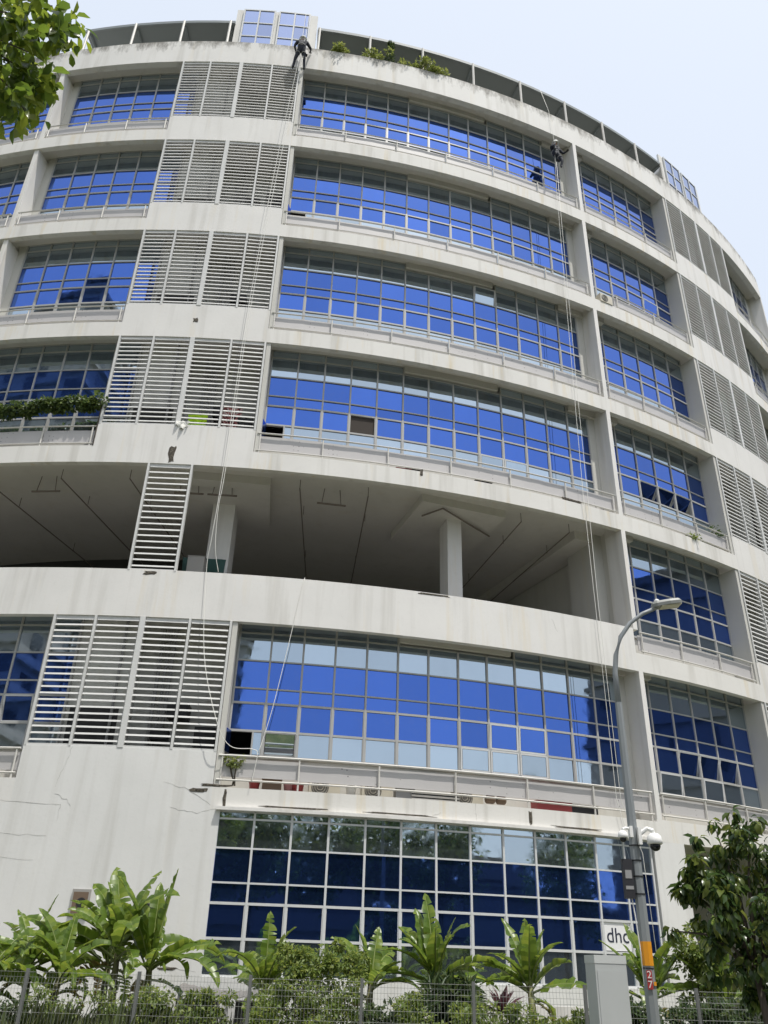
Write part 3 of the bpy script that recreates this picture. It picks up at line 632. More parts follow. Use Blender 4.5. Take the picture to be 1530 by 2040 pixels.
def person(label, base, yaw, J, group='rope access workers'):
    """J: joint positions in the worker's own frame: x right, y away from the wall, z up"""
    o = thing('person', label, 'person', base, group, yaw)
    names = list(J); radii = dict(pelvis=.15, waist=.135, chest=.17, neck=.06, head=.105, crown=.09, sl=.085, el=.055, wl=.036, hl=.04, sr=.085, er=.055, wr=.036, hr=.04, pl=.105, kl=.07, al=.048, tl=.045, pr=.105, kr=.07, ar=.048, tr=.045)
    E_ = [('pelvis','waist'),('waist','chest'),('chest','neck'),('neck','head'),('head','crown'),('chest','sl'),('sl','el'),('el','wl'),('wl','hl'),('chest','sr'),('sr','er'),('er','wr'),('wr','hr'),('pelvis','pl'),('pl','kl'),('kl','al'),('al','tl'),('pelvis','pr'),('pr','kr'),('kr','ar'),('ar','tr')]
    vs = [Vector(J[n]) for n in names]; ed = [(names.index(a), names.index(b)) for a, b in E_]; rad = [radii[n] for n in names]
    for h, w in (('hl','wl'), ('hr','wr')):                 # five fingers on each hand
        d = (Vector(J[h])-Vector(J[w])).normalized(); sd_ = d.cross(Vector((0, 0, 1))).normalized() if abs(d.z) < .9 else Vector((1, 0, 0)); cu = d.cross(sd_)
        for k, (off, ln) in enumerate(((-.032, .055), (-.011, .075), (.011, .08), (.032, .07))):
            a = len(vs); vs += [Vector(J[h])+d*.03+sd_*off, Vector(J[h])+d*(.03+ln*.55)+sd_*off*1.1+cu*.01, Vector(J[h])+d*(.03+ln*.7)+sd_*off*1.1+cu*.04]; rad += [.012, .010, .009]; ed += [(names.index(h), a), (a, a+1), (a+1, a+2)]
        a = len(vs); vs += [Vector(J[h])-sd_*.045, Vector(J[h])-sd_*.06+d*.04+cu*.02]; rad += [.012, .010]; ed += [(names.index(h), a), (a, a+1)]
    me = bpy.data.meshes.new('body'); me.from_pydata(vs, ed, []); t = bpy.data.objects.new('tmp_body', me); COL.objects.link(t)
    t.modifiers.new('skin', 'SKIN'); sk = me.skin_vertices[0].data
    for i, r in enumerate(rad): sk[i].radius = (r, r); sk[i].use_root = (i == names.index('pelvis'))
    s = t.modifiers.new('sub', 'SUBSURF'); s.levels = s.render_levels = 1
    bm = bpy.data.meshes.new_from_object(t.evaluated_get(bpy.context.evaluated_depsgraph_get())); bpy.data.objects.remove(t); bm.name = 'body'
    bm.materials.clear(); [bm.materials.append(x) for x in (NAVY, SKIN, GLOVE, BLACK)]
    keys = {n: Vector(J[n]) for n in ('head','crown','hl','hr','tl','tr')}
    for p in bm.polygons:
        c = p.center; p.use_smooth = True
        if min((c-keys['head']).length, (c-keys['crown']).length) < .13: p.material_index = 1
        elif min((c-keys['hl']).length, (c-keys['hr']).length) < .1: p.material_index = 2
        elif min((c-keys['tl']).length, (c-keys['tr']).length) < .09: p.material_index = 3
    body = link('body', bm, o)
    hc = Vector(J['crown']); hd = (hc-Vector(J['head'])).normalized(); mb = MB()
    q = hd.to_track_quat('Z', 'Y').to_matrix(); prof = [(.17, -.03), (.15, -.02), (.148, .03), (.125, .085), (.08, .12), (.02, .135)]
    mb.lathe((0, 0, 0), prof, 16); mb.v = [tuple(q @ Vector(v)+hc-hd*.02) for v in mb.v]; mb.build('helmet', HELM, o, True)
    # face: eyes, nose, mouth, on the side towards the wall
    f = (Vector((J['head'][0], J['head'][1]-.1, J['head'][2]))); fb = MB()
    fb.tube([f+Vector((0, .0, .03)), f+Vector((0, -.025, -.01)), f+Vector((0, 0, -.02))], [.008, .014, .008], 6); fb.tube([f+Vector((-.025, .0, -.05)), f+Vector((.025, 0, -.05))], .007, 5)
    for s_ in (-1, 1): fb.lathe((f.x+s_*.033, f.y+.002, f.z+.025), [(.004, -.008), (.011, 0), (.004, .008)], 8); fb.lathe((f.x+s_*.105, f.y+.1, f.z), [(.006, -.03), (.018, 0), (.008, .03)], 8)
    fb.build('face_features', SKIN, o, True)
    hb = MB(); ch = Vector(J['chest']); pe = Vector(J['pelvis']); wa = Vector(J['waist'])
    def ring(c, rx, ry, rad_): hb.tube([c+Vector((rx*math.cos(a), ry*math.sin(a), 0)) for a in [2*math.pi*k/16 for k in range(17)]], rad_, 5)
    ring(wa, .165, .15, .022); ring(ch+Vector((0, 0, .03)), .19, .175, .016)
    for s_ in (-1, 1): hb.tube([wa+Vector((s_*.08, .15, 0)), ch+Vector((s_*.1, .17, .05)), Vector(J['neck'])+Vector((s_*.08, .03, 0)), ch+Vector((s_*.1, -.15, .05)), wa+Vector((s_*.08, -.14, 0))], .015, 5)
    for k_, p_ in (('kl', 'pl'), ('kr', 'pr')):
        c = Vector(J[p_])*.65+Vector(J[k_])*.35; ring(c, .1, .1, .016)
    hb.build('harness', STRAP, o, True)
    bb = MB(); bb.box((pe.x+.2, pe.y+.08, pe.z-.1), (.14, .14, .26), .2); bb.build('tool_bag', BLACK, o)
    return o
# upper worker stands back on the parapet's lower edge, facing the wall
b1 = PW(5.12, .12, 34.6)
person('dark clad rope worker in white helmet standing against the top parapet', b1, R_(5.1),
       dict(pelvis=(0, -.34, .92), waist=(0, -.37, 1.08), chest=(.01, -.37, 1.32), neck=(.01, -.34, 1.49), head=(.02, -.31, 1.62), crown=(.02, -.30, 1.72),
            sl=(-.2, -.37, 1.38), el=(-.31, -.32, 1.14), wl=(-.22, -.12, .98), hl=(-.2, -.03, 1.0), sr=(.21, -.36, 1.38), er=(.38, -.24, 1.18), wr=(.36, -.05, 1.34), hr=(.36, .02, 1.38),
            pl=(-.1, -.32, .86), kl=(-.22, -.22, .48), al=(-.3, -.06, .1), tl=(-.31, -.02, .03), pr=(.1, -.32, .86), kr=(.15, -.22, .48), ar=(.17, -.06, .1), tr=(.17, -.02, .03)))
# lower worker hangs under the soffit with one leg braced on a mullion
b2 = PW(23.2, .06, 32.75)
person('dark clad rope worker hanging under the soffit, one foot braced on the glass', b2, R_(23.2),
       dict(pelvis=(0, .02, .85), waist=(.0, .05, 1.0), chest=(.02, .06, 1.25), neck=(.03, .05, 1.42), head=(.04, .03, 1.55), crown=(.05, .03, 1.65),
            sl=(-.18, .05, 1.3), el=(-.26, -.1, 1.1), wl=(-.12, -.14, 1.3), hl=(-.1, -.14, 1.36), sr=(.22, .05, 1.3), er=(.4, .0, 1.1), wr=(.42, -.2, 1.0), hr=(.42, -.27, 1.0),
            pl=(-.12, .0, .8), kl=(-.33, -.25, .52), al=(-.52, -.58, .18), tl=(-.55, -.66, .2), pr=(.12, -.02, .78), kr=(.2, -.12, .38), ar=(.15, -.05, .02), tr=(.15, -.13, -.04)))

# ------------------------------------------------------------------ plants on the building
def plant(name, label, cat, base, clumps, per, ls, m, group=None, stems=6, wfrac=.3, shape='tri', droop=.25, hang=.1, stem_m=BARK, sr=.012):
    o = thing(name, label, cat, base, group)
    v, f = foliage(clumps, per, ls, wfrac, m, droop, shape, hang); link('foliage', np_mesh('foliage', v, f, m), o)
    mb = MB()
    for k in range(stems):
        c, r = clumps[k % len(clumps)]; c = Vector(c); mb.tube([(random.uniform(-.05, .05), random.uniform(-.05, .05), 0), c*.5+Vector((0, 0, .04)), c+Vector((0, 0, r*.3))], [sr*1.6, sr*1.2, sr*.6], 5)
    mb.build('stem', stem_m, o); return o
def blob(n, sx, sy, sz, r, z0=.1): return [((random.uniform(-sx, sx), random.uniform(-sy, sy), z0+random.uniform(.2, 1)*sz), r*random.uniform(.7, 1.2)) for _ in range(n)]
gr = 'shrubs growing on the parapet coping'
for t, w, h, lab in ((10.15, .55, .55, 'rounded yellow green shrub below a feathery sapling on the parapet'), (13.0, .75, .5, 'widest yellow green shrub sprawling over the parapet edge'), (14.5, .35, .3, 'low green shrub next to the sprawling parapet shrub'), (7.6, .25, .28, 'tiny green shrub on the parapet near the glazed roof box')):
    plant('parapet_shrub', lab, 'shrub', PW(t, -.1, 36.42), blob(9, w, .16, h, .2, .05), 70, .11, LEAF_ROOF, gr)
plant('sapling', 'thin feathery sapling rising above the parapet shrubs', 'sapling', PW(11.1, -.16, 36.42), [((random.gauss(0, .05), 0, .2+.13*k), .14-.008*k) for k in range(12)], 60, .11, LEAF_SHRUB2, None, 4, .1)
plant('roof_grass', 'spiky dark grass tuft on the roof behind the leafy branch', 'grass tuft', PW(-12.6, -.15, 36.42), blob(4, .4, .1, .4, .25), 40, .4, LEAF_GRASS, None, 3, .05)
cl = [((math.cos(R_(a))*0, 0, 0), .1) for a in (0,)]
cre = []
for k in range(34):
    t = -9.9+7.3*k/33; q = Vector(P(t, .0, 0))-Vector(P(-6.4, 0, 0)); sag = -.05+.28*abs((k-14)/20)**1.5
    cre.append(((q.x, q.y, 1.5+sag+random.uniform(-.16, .14)), random.uniform(.14, .26)))
oc = thing('creeper', 'green creeper draped along the balcony rail left of the louvres', 'creeper', PW(-6.4, 0, 15.6))
v, f = foliage(cre, 85, .13, .4, LEAF_CREEP, .2, 'tri', .5); link('foliage', np_mesh('foliage', v, f, LEAF_CREEP), oc)
mb = MB(); mb.tube([c for c, r in cre], .03, 5); mb.tube([cre[0][0], (cre[0][0][0], cre[0][0][1], .0)], .02, 5); mb.tube([cre[-1][0], (cre[-1][0][0], cre[-1][0][1], .0)], .02, 5); mb.build('vine', BARK, oc)
plant('balcony_plant', 'small leafy plant in the corner of the balcony under the opened windows', 'plant', PW(33.0, -.4, 15.45), blob(5, .15, .12, .9, .2, .3), 40, .16, LEAF_SHRUB2, None, 4)
plant('balcony_plant', 'weed sprouting from the balcony slab right of the white fin', 'plant', PW(30.4, -.06, 15.6), blob(4, .2, .05, .2, .12, .02), 40, .1, LEAF_SHRUB, None, 4)
plant('balcony_plant', 'weed on the lowest balcony rail below the open casement', 'plant', PW(5.9, -.08, 5.6), blob(6, .22, .05, .55, .12, .35), 30, .09, LEAF_ROOF, None, 4)

# ------------------------------------------------------------------ street furniture
def lamp():
    X, Y = 4.12, 14.0; o = thing('street_lamp', 'tall grey octagonal street lamp with orange band and curved arm', 'street lamp', (X, Y, 0))
    mb = MB(); mb.tube([(0,0,0), (0,0,.3), (0,0,3.1), (0,0,5.72)], [.105, .1, .083, .062], 8); mb.build('pole', LAMPG, o)
    mb = MB(); mb.tube([(0,0,5.7), (.0,0,6.25), (.05,0,6.58), (.17,0,6.92), (.37,0,7.19), (.62,0,7.38), (.88,.0,7.5)], [.05, .045, .042, .04, .038, .036, .035], 10); mb.build('arm', LAMPG, o, True)
    mb = MB(); mb.tube([(0,0,1.76), (0,0,2.08)], [.0955, .0935], 8); mb.build('orange_band', ORANGE, o)
    mb = MB()
    for z in (1.72, 2.72, 2.97, 3.2, 3.42): mb.tube([(0,0,z), (0,0,z+.018)], .094-.004*(z-1.7), 12)
    mb.build('strap', BLACK, o)
    d = Vector((.0, -1, 0)); a0 = R_(-14)
    for k, ch in enumerate('27'):
        z = 1.64-.125*k; m2 = MB(); m2.box((0, 0, 0), (.075, .004, .118)); pl = link('number_plate', m2.mesh('number_plate', PLATE), o, (-.022, -.1, z), (0, 0, a0))
        link('number', text_mesh(ch, .135, WHITE), pl, (0, -.004, 0), (math.pi/2, 0, 0))
    m2 = MB(); m2.box((0, 0, 0), (.05, .004, .05)); link('yellow_tag', m2.mesh('yellow_tag', ORANGE), o, (.055, -.085, 1.53), (0, 0, R_(30)))
    h = MB(); c = Vector((1.08, 0, 7.56)); rt = Matrix.Rotation(R_(-9), 3, 'Y'); top = [(-.27, .06), (-.2, .1), (.04, .14), (.22, .13), (.27, .08)]
    ring = [(x, y) for x, y in top]+[(x, -y) for x, y in reversed(top)]; n = len(ring)
    vs = [rt @ Vector((x, y, .03))+c for x, y in ring]+[rt @ Vector((x*.92, y*.85, .075))+c for x, y in ring]+[rt @ Vector((x*.97, y*.95, -.025))+c for x, y in ring]
    h.add(vs, [tuple(range(n, 2*n)), tuple(range(2*n, 3*n))[::-1]]+[(k, (k+1) % n, n+(k+1) % n, n+k) for k in range(n)]+[(2*n+k, 2*n+(k+1) % n, (k+1) % n, k) for k in range(n)])
    hd = h.build('luminaire', LAMPH, o)
    h = MB(); h.box(rt @ Vector((.06, 0, -.03))+c, (.36, .2, .02), mtx=rt); h.build('lens', LENS, hd)
    h = MB(); h.lathe(tuple(rt @ Vector((-.16, 0, .07))+c), [(.045, 0), (.05, .04), (.03, .06)], 12); h.build('photocell', WHITE, hd, True)
    h = MB(); h.tube([(.81, 0, 7.47), tuple(rt @ Vector((-.2, 0, -.005))+c)], [.042, .05], 8); h.build('spigot', LAMPH, hd)
    return X, Y
LX, LY = lamp()
def ptz(dx, z, s, label):
    o = thing('security_camera', label, 'camera', (LX+dx*.25, LY-.06, z), 'cameras on the lamp post')
    sg_ = 1 if dx > 0 else -1
    mb = MB(); mb.box((sg_*-.02, -.05, .06), (.05, .09, .3*s)); mb.tube([(0, -.06, .1), (sg_*.12*s, -.08, .2*s), (sg_*.22*s, -.1, .16*s)], .04*s, 10); mb.tube([(sg_*.22*s, -.1, .17*s), (sg_*.22*s, -.1, .04*s)], .035*s, 8); mb.build('bracket', WHITE, o)
    mb = MB(); mb.lathe((sg_*.23*s, -.1, 0), [(.0, .12*s), (.07*s, .115*s), (.12*s, .07*s), (.135*s, .0), (.14*s, -.06*s), (.12*s, -.075*s)], 20); mb.build('housing', WHITE, o, True)
    mb = MB(); mb.lathe((sg_*.23*s, -.1, -.075*s), [(.095*s, 0), (.095*s, -.04*s), (.075*s, -.09*s), (.03*s, -.115*s), (.0, -.118*s)], 20); mb.build('dome', DOME, o, True)
ptz(.34, 3.5, .85, 'larger white dome camera with black lens on the lamp post'); ptz(-.34, 3.56, .55, 'smaller white dome camera on its bracket on the lamp post')
o = thing('junction_box', 'narrow black box strapped to the lamp post', 'box', (LX-.17, LY-.05, 2.72))
mb = MB(); mb.box((0, 0, .22), (.15, .1, .56)); mb.build('casing', mat('black_box', (.03, .03, .035), .45), o); mb = MB(); mb.box((0, -.052, .28), (.1, .006, .12)); mb.box((.0, -.052, .09), (.12, .006, .05)); mb.build('label_plate', GREYM, o)
mb = MB(); mb.tube([(.03, 0, -.06), (.05, .0, -.3), (.08, .02, -.8), (.09, .05, -1.4), (.1, .05, -2.6)], .01, 5); mb.build('cable', WHITE, o)
o = thing('utility_cabinet', 'plain grey metal utility cabinet in front of the mesh fence', 'cabinet', (3.24, 13.0, 0), None, R_(6))
mb = MB(); mb.box((0, 0, .05), (.46, .42, .1)); mb.build('plinth', PAVE, o); mb = MB(); mb.box((0, 0, .93), (.44, .4, 1.66)); mb.build('body', CAB, o)
mb = MB(); mb.box((0, 0, 1.81), (.45, .41, .1)); mb.build('cap', CABT, o); mb = MB(); mb.box((0, -.203, .95), (.39, .01, 1.45)); dr = mb.build('door', CAB, o); mb = MB(); mb.box((.15, -.212, 1.0), (.03, .02, .12)); mb.build('handle', GREYM, dr)
mb = MB(); mb.box((-.13, -.212, .62), (.1, .006, .04)); mb.build('maker_plate', WHITE, o)
# mesh fence
fo = thing('mesh_fence', 'grey welded wire mesh fence along the planting strip', 'fence', (0, 15.2, 0))
xs = [-9.0+1.775*k for k in range(11)]
for x in xs: mb = MB(); mb.box((x, 0, .74), (.05, .05, 1.48)); mb.build('fence_post', POST, fo)
for a, b in zip(xs[:-1], xs[1:]):
    mb = MB(); k = int((b-a-.06)/.052)
    for i in range(k+1):
        x = a+.04+(b-a-.08)*i/k; mb.tube([(x, -.03, .06), (x, -.03, 1.26), (x, -.005, 1.36), (x, -.03, 1.45)], .0022, 4)
    for z in (.1, .3, .5, .7, .88, 1.04, 1.2, 1.28, 1.36, 1.43): mb.tube([(a+.03, -.03+(.02 if 1.3 < z < 1.4 else 0), z), (b-.03, -.03+(.02 if 1.3 < z < 1.4 else 0), z)], .0026, 4)
    mb.build('mesh_panel', WIRE, fo)

# ------------------------------------------------------------------ banana plants and undergrowth
def banana_leaf(parent, base, az, elev, length, width, curve, seed, m=BAN, tear=.3, roll=0.0):
    rr = random.Random(seed); nseg = 18; pts = []; p = Vector(base); e = elev; st = length/nseg
    dirs = []
    for k in range(nseg+1):
        d = Vector((math.cos(az)*math.cos(e), math.sin(az)*math.cos(e), math.sin(e))); pts.append(p.copy()); dirs.append(d); p = p+d*st; e -= curve/nseg*(.35+1.3*k/nseg)
    side0 = Vector((-math.sin(az), math.cos(az), 0)); mb = MB(); pet = 3
    fold = rr.uniform(.35, .85)
    for sgn in (-1, 1):
        torn = [rr.random() < tear for _ in range(nseg)]; drp = 0.0
        for k in range(pet, nseg):
            def edge(j, sh):
                u = (j-pet)/(nseg-pet); w = width*(max(0, math.sin(math.pi*min(1, .08+.92*u)**.8)))**.6*(1 if u < .97 else .45)
                w *= 1+.08*math.sin(j*1.7+seed); nr = dirs[j].cross(side0).normalized(); rl = side0*math.cos(roll)+nr*math.sin(roll)
                up = rl.cross(dirs[j]).normalized(); up = up if up.z > 0 else -up
                f_ = fold+.10*math.sin(j*1.1+seed*2+sgn)+.07*math.sin(j*2.9+seed)-drp; g_ = f_-.5-.15*math.sin(j*.8+seed*3)
                half = pts[j]+dirs[j]*sh*.4+(rl*sgn*math.cos(f_)+up*math.sin(f_))*w*.5
                out = half+dirs[j]*sh*.6+(rl*sgn*math.cos(g_)+up*math.sin(g_))*w*.5
                return pts[j], half, out
            g = .035 if torn[k] else 0.0; g0 = .035 if (k > pet and torn[k-1]) else 0.0
            if torn[k-1]: drp = rr.uniform(-.05, .3)
            a0, a1, a2 = edge(k, g0*rr.uniform(.3, 1)); b0, b1, b2 = edge(k+1, -g*rr.uniform(.3, 1))
            mb.add([a0, a1, a2, b0, b1, b2], [(0, 3, 4, 1), (1, 4, 5, 2)] if sgn > 0 else [(0, 1, 4, 3), (1, 2, 5, 4)])
    lo = mb.build('leaf', m, parent, True)
    mb = MB(); mb.tube([q-Vector((0, 0, .004)) for q in pts], [.024-.021*k/nseg for k in range(nseg+1)], 5); mb.build('midrib', BANR, lo, True)
def banana(label, base, height, n, seed, L_=1.35, fan=1.0, specs=None, hang=2):
    rr = random.Random(seed); o = thing('banana_plant', label, 'banana plant', base, 'banana plants behind the mesh fence')
    lean = Vector((rr.uniform(-.12, .12), rr.uniform(-.08, .08), 0)); mb = MB(); mb.tube([(0,0,0), lean*.4+Vector((0,0,height*.5)), lean+Vector((0,0,height))], [.10, .08, .055], 10); mb.build('pseudostem', STEM, o, True)
    top = lean+Vector((0, 0, height-.08))
    for k in range(n+6):
        if specs and k < len(specs): az, el, ln, cu = specs[k]; az = R_(az); el = R_(el)
        else: az = 2*math.pi*(k*.382+rr.uniform(-.06, .06))+seed; el = R_(rr.uniform(18, 82)); ln = L_*rr.uniform(.8, 1.3); cu = rr.uniform(.5, 1.9)*fan
        banana_leaf(o, top+Vector((0, 0, rr.uniform(-.1, .06))), az, el, ln, ln*rr.uniform(.108, .145), cu, seed*31+k, BAN, rr.uniform(.08, .38), rr.uniform(-.7, .7))
    for k in range(hang): banana_leaf(o, top-Vector((0, 0, .2)), rr.uniform(0, 6.28), R_(rr.uniform(-5, 25)), L_*.8, L_*.11, 2.4, seed*77+k, DRY if k == 0 else BAN, .6, .3)
    return o
#              az: 0 right, 90 away, 180 left, 270 towards the street
banana('dense banana clump at the blank wall, farthest from the glazing', (-6.35, 17.9, 0), 1.55, 11, 1, 1.3, 1.2, [(150, 70, 1.2, .7), (60, 84, 1.35, .5), (200, 40, 1.3, 1.4), (20, 45, 1.2, 1.2)])
banana('banana plant with overlapping dark leaves between two clumps at the blank wall', (-5.75, 17.3, 0), 1.35, 8, 2, 1.2, 1.3, [(95, 80, 1.3, .5), (170, 30, 1.1, 1.5), (350, 25, 1.1, 1.2)])
banana('tall banana plant reaching the vents on the blank wall', (-4.85, 18.3, 0), 1.75, 10, 3, 1.55, 1.0, [(150, 72, 1.75, .9), (128, 78, 1.95, .55), (172, 48, 1.6, 1.2), (185, 25, 1.5, 1.0), (60, 62, 1.3, 1.0), (200, 60, 1.4, 1.2)])
banana('banana plant with long arching leaves crossing the window corner', (-4.2, 18.4, 0), 1.6, 8, 4, 1.5, 1.0, [(105, 82, 1.65, .35), (40, 78, 1.8, -.05), (12, 42, 1.65, 1.9), (355, 36, 1.5, .8), (330, 30, 1.2, 2.2)])
banana('small banana plant half hidden by the feathery shrub', (-2.05, 18.3, 0), 1.3, 7, 5, 1.1, 1.1, [(96, 86, 1.35, .15), (55, 70, 1.15, .5), (165, 40, 1.1, 1.3)])
banana('short banana plant with bright upright leaves beside the feathery shrub', (-.05, 18.3, 0), 1.4, 8, 6, 1.05, 1.1, [(150, 52, 1.3, .5), (70, 78, 1.15, .4), (130, 65, 1.0, .7), (10, 20, 1.1, 1.2)])
banana('largest banana clump, under the middle of the ground floor glazing', (1.3, 18.3, 0), 1.5, 12, 7, 1.3, .9, [(105, 74, 1.75, .35), (120, 68, 1.6, .3), (140, 58, 1.4, .5), (75, 84, 1.2, .1), (40, 72, 1.3, .4), (15, 32, 1.5, 1.1), (178, 22, 1.4, 1.0), (55, 68, 1.1, .6)], 4)
banana('star shaped banana plant next to the grey cabinet', (3.15, 18.3, 0), 1.42, 8, 8, 1.2, .9, [(92, 84, 1.35, .1), (128, 68, 1.4, .4), (165, 40, 1.25, .7), (45, 70, 1.3, .3), (25, 45, 1.2, .9), (195, 30, 1.1, 1.2)])
banana('banana plant behind the lamp post with leaves reaching past the pole', (5.2, 17.6, 0), 1.35, 9, 9, 1.2, 1.0, [(88, 78, 1.2, .3), (150, 55, 1.3, .5), (175, 28, 1.35, .8), (40, 40, 1.1, 1.2), (5, 22, 1.3, .9)])
banana('banana plant under the leafy street tree', (6.5, 17.4, 0), 1.3, 7, 10, 1.1, 1.0, [(85, 85, 1.5, .15), (10, 25, 1.2, 1.0)])
banana('leaning banana plant in front of the dense clump at the blank wall', (-6.9, 17.2, 0), 1.3, 7, 11, 1.2, 1.2, [(60, 62, 1.3, .9), (130, 75, 1.3, .5), (10, 30, 1.2, 1.4)])
banana('banana plant standing against the blank wall behind the others', (-5.3, 19.2, 0), 1.6, 8, 12, 1.35, 1.1, [(140, 66, 1.5, .8), (80, 76, 1.3, .6), (185, 38, 1.3, 1.3)])
gs = 'shrubs along the mesh fence'
def shrub(label, x, y, w, h, n, per, ls, m, wf=.28, d=.3): plant('shrub', label, 'shrub', (x, y, 0), blob(n, w, d, h, .2, .1)+[((random.uniform(-w, w), random.uniform(-d, d), h*random.uniform(.8, 1.12)+.1), .1) for _ in range(7)], int(per*.9), ls, m, gs, 12, wf, sr=.008)
shrub('tall feathery shrub in front of the small banana plant', -1.35, 17.0, .45, 1.75, 26, 150, .075, LEAF_SHRUB)
shrub('feathery shrub between the short banana plants', -.55, 17.2, .45, 1.75, 22, 150, .075, LEAF_SHRUB)
shrub('low yellow green shrub under the condenser awning', -2.3, 16.2, .7, .95, 20, 90, .09, LEAF_SHRUB)
shrub('low dark shrub beneath the short banana plant', .35, 16.3, .6, .9, 20, 90, .09, LEAF_SHRUB2)
shrub('dark strappy thicket under the largest banana clump', 1.45, 16.9, .4, 1.15, 18, 60, .28, LEAF_SHRUB2, .07)
shrub('low light green shrub beside the red cordyline', 2.1, 16.2, .6, .9, 20, 90, .085, LEAF_SHRUB)
shrub('yellow green shrub under the star shaped banana plant', 3.1, 16.2, .5, .85, 16, 90, .09, LEAF_SHRUB)
shrub('dark shrub right behind the utility cabinet', 4.2, 16.1, .4, 1.05, 16, 90, .10, LEAF_SHRUB2)
shrub('green shrub around the foot of the lamp post planting', 5.1, 16.0, .6, 1.0, 20, 90, .10, LEAF_SHRUB2)
shrub('light shrub climbing beside the banana leaf under the street tree', 6.1, 17.6, .4, 2.1, 20, 80, .10, LEAF_SHRUB)
shrub('dark shrub beneath the street tree', 6.3, 16.0, .6, 1.1, 20, 90, .10, LEAF_SHRUB2)
shrub('scruffy weeds in front of the tall banana plant', -4.9, 15.9, .8, .95, 22, 80, .07, LEAF_SHRUB)
shrub('scruffy weeds at the foot of the dense banana clump', -6.4, 15.9, .8, .9, 20, 80, .07, LEAF_SHRUB2)
shrub('yellow weeds beside the dark condensers', -3.5, 15.8, .6, 1.0, 20, 90, .075, LEAF_SHRUB)
shrub('weeds between the feathery shrubs and the fence', -1.0, 15.8, .8, 1.15, 24, 90, .075, LEAF_SHRUB)
shrub('weeds in front of the largest banana clump', 1.1, 15.8, .7, 1.05, 22, 90, .075, LEAF_SHRUB)
def grass_strip(x0, x1, y0, y1, n, h, m, label):
    b = np.stack([rng.uniform(x0, x1, n), rng.uniform(y0, y1, n), np.full(n, .0)], 1); d = unit(np.stack([rng.normal(0, .32, n), rng.normal(0, .3, n), np.ones(n)], 1)); nn = unit(rng.standard_normal((n, 3)))
    l = h*(.35+.5*rng.random(n)+.35*np.sin(b[:, 0]*2.1)**2*rng.random(n)); v, f = leaves_np(b, d, nn, l, l*.008+.003, 'tri', .2); o = link('tall_grass', np_mesh('tall_grass', v, f, m)); o['kind'] = 'stuff'; o['label'] = label; o['category'] = 'grass'
grass_strip(-9, -2.8, 15.3, 16.8, 5000, 1.05, LEAF_GRASS, 'tall dry grass growing behind the mesh fence')
grass_strip(-2.8, 8, 15.35, 16.4, 5000, .85, LEAF_GRASS, 'lower green grass growing among the shrubs by the fence')
def cordyline():
    o = thing('cordyline', 'dark red cordyline plant between the fence posts', 'plant', (2.35, 17.2, 0)); mb = MB(); mb.tube([(0,0,0), (0,0,1.0)], .03, 6); mb.build('stem', BARK, o)
    n = 46; th = rng.uniform(0, 6.28, n); e = rng.uniform(.1, 1.35, n); d = np.stack([np.cos(th)*np.cos(e), np.sin(th)*np.cos(e), np.sin(e)], 1); l = rng.uniform(.35, .55, n)
    v, f = leaves_np(np.tile([[0, 0, .95]], (n, 1)), d, unit(np.tile([[0, 0, 1.]], (n, 1))+.2*rng.standard_normal((n, 3))), l, l*.075, 'long', .2); link('leaves', np_mesh('leaves', v, f, CORDY), o)
cordyline()
# low curved kerb wall, awning and condensers at the foot of the building
mb = MB(); mb.v = []; pts = [(x, 20.6-.035*(x-3.2)**2) for x in np.linspace(.9, 5.6, 12)]
for (xa, ya), (xb, yb) in zip(pts[:-1], pts[1:]): mb.hexa([(xa,ya,0), (xb,yb,0), (xb,yb+.15,0), (xa,ya+.15,0), (xa,ya,1.02), (xb,yb,1.02), (xb,yb+.15,1.02), (xa,ya+.15,1.02)])
tag(mb.build('low_wall', WALL), 'low curved white wall in front of the ground floor glazing', 'wall')
o = thing('awning', 'sagging corrugated metal awning over the ground floor condensers', 'awning', (-3.2, 21.2, 0)); mb = MB()
for i in range(26):
    x = -1.0+2.3*i/26; x2 = -1.0+2.3*(i+1)/26; zz = lambda q: 1.16-.12*math.sin((q+1)/2.3*math.pi)+.0; c1 = .018*(i % 2); c2 = .018*((i+1) % 2)
    mb.hexa([(x, -.55, zz(x)+c1-.06), (x2, -.55, zz(x2)+c2-.06), (x2, .25, zz(x2)+c2+.05), (x, .25, zz(x)+c1+.05)]+[(x, -.55, zz(x)+c1-.045), (x2, -.55, zz(x2)+c2-.045), (x2, .25, zz(x2)+c2+.065), (x, .25, zz(x)+c1+.065)])
mb.build('sheet', mat('weathered_sheet', (.16, .15, .14), .7), o)
mb = MB(); [mb.box((x, -.45, .53), (.05, .05, 1.06)) for x in (-.9, .15, 1.2)]; mb.build('support', GREYM, o)
for k, (x, lab) in enumerate(((-3.75, 'dark condenser under the awning at the blank wall side'), (-2.45, 'dark condenser under the awning at the glazing side'))):
    o = thing('air_conditioner_condenser', lab, 'condenser', (x, 21.15, 0), 'dark condensers under the awning'); mb = MB(); mb.box((0, 0, .46), (.9, .36, .92)); mb.build('casing', BLACK, o)
    m2 = MB(); m2.tube([(0, -.181, .5), (0, -.19, .5)], .3, 20); fg = m2.build('fan_grille', GRILL, o); m3 = MB(); m3.box((0, -.2, .93), (.92, .04, .03)); m3.build('top_trim', GREYM, o)

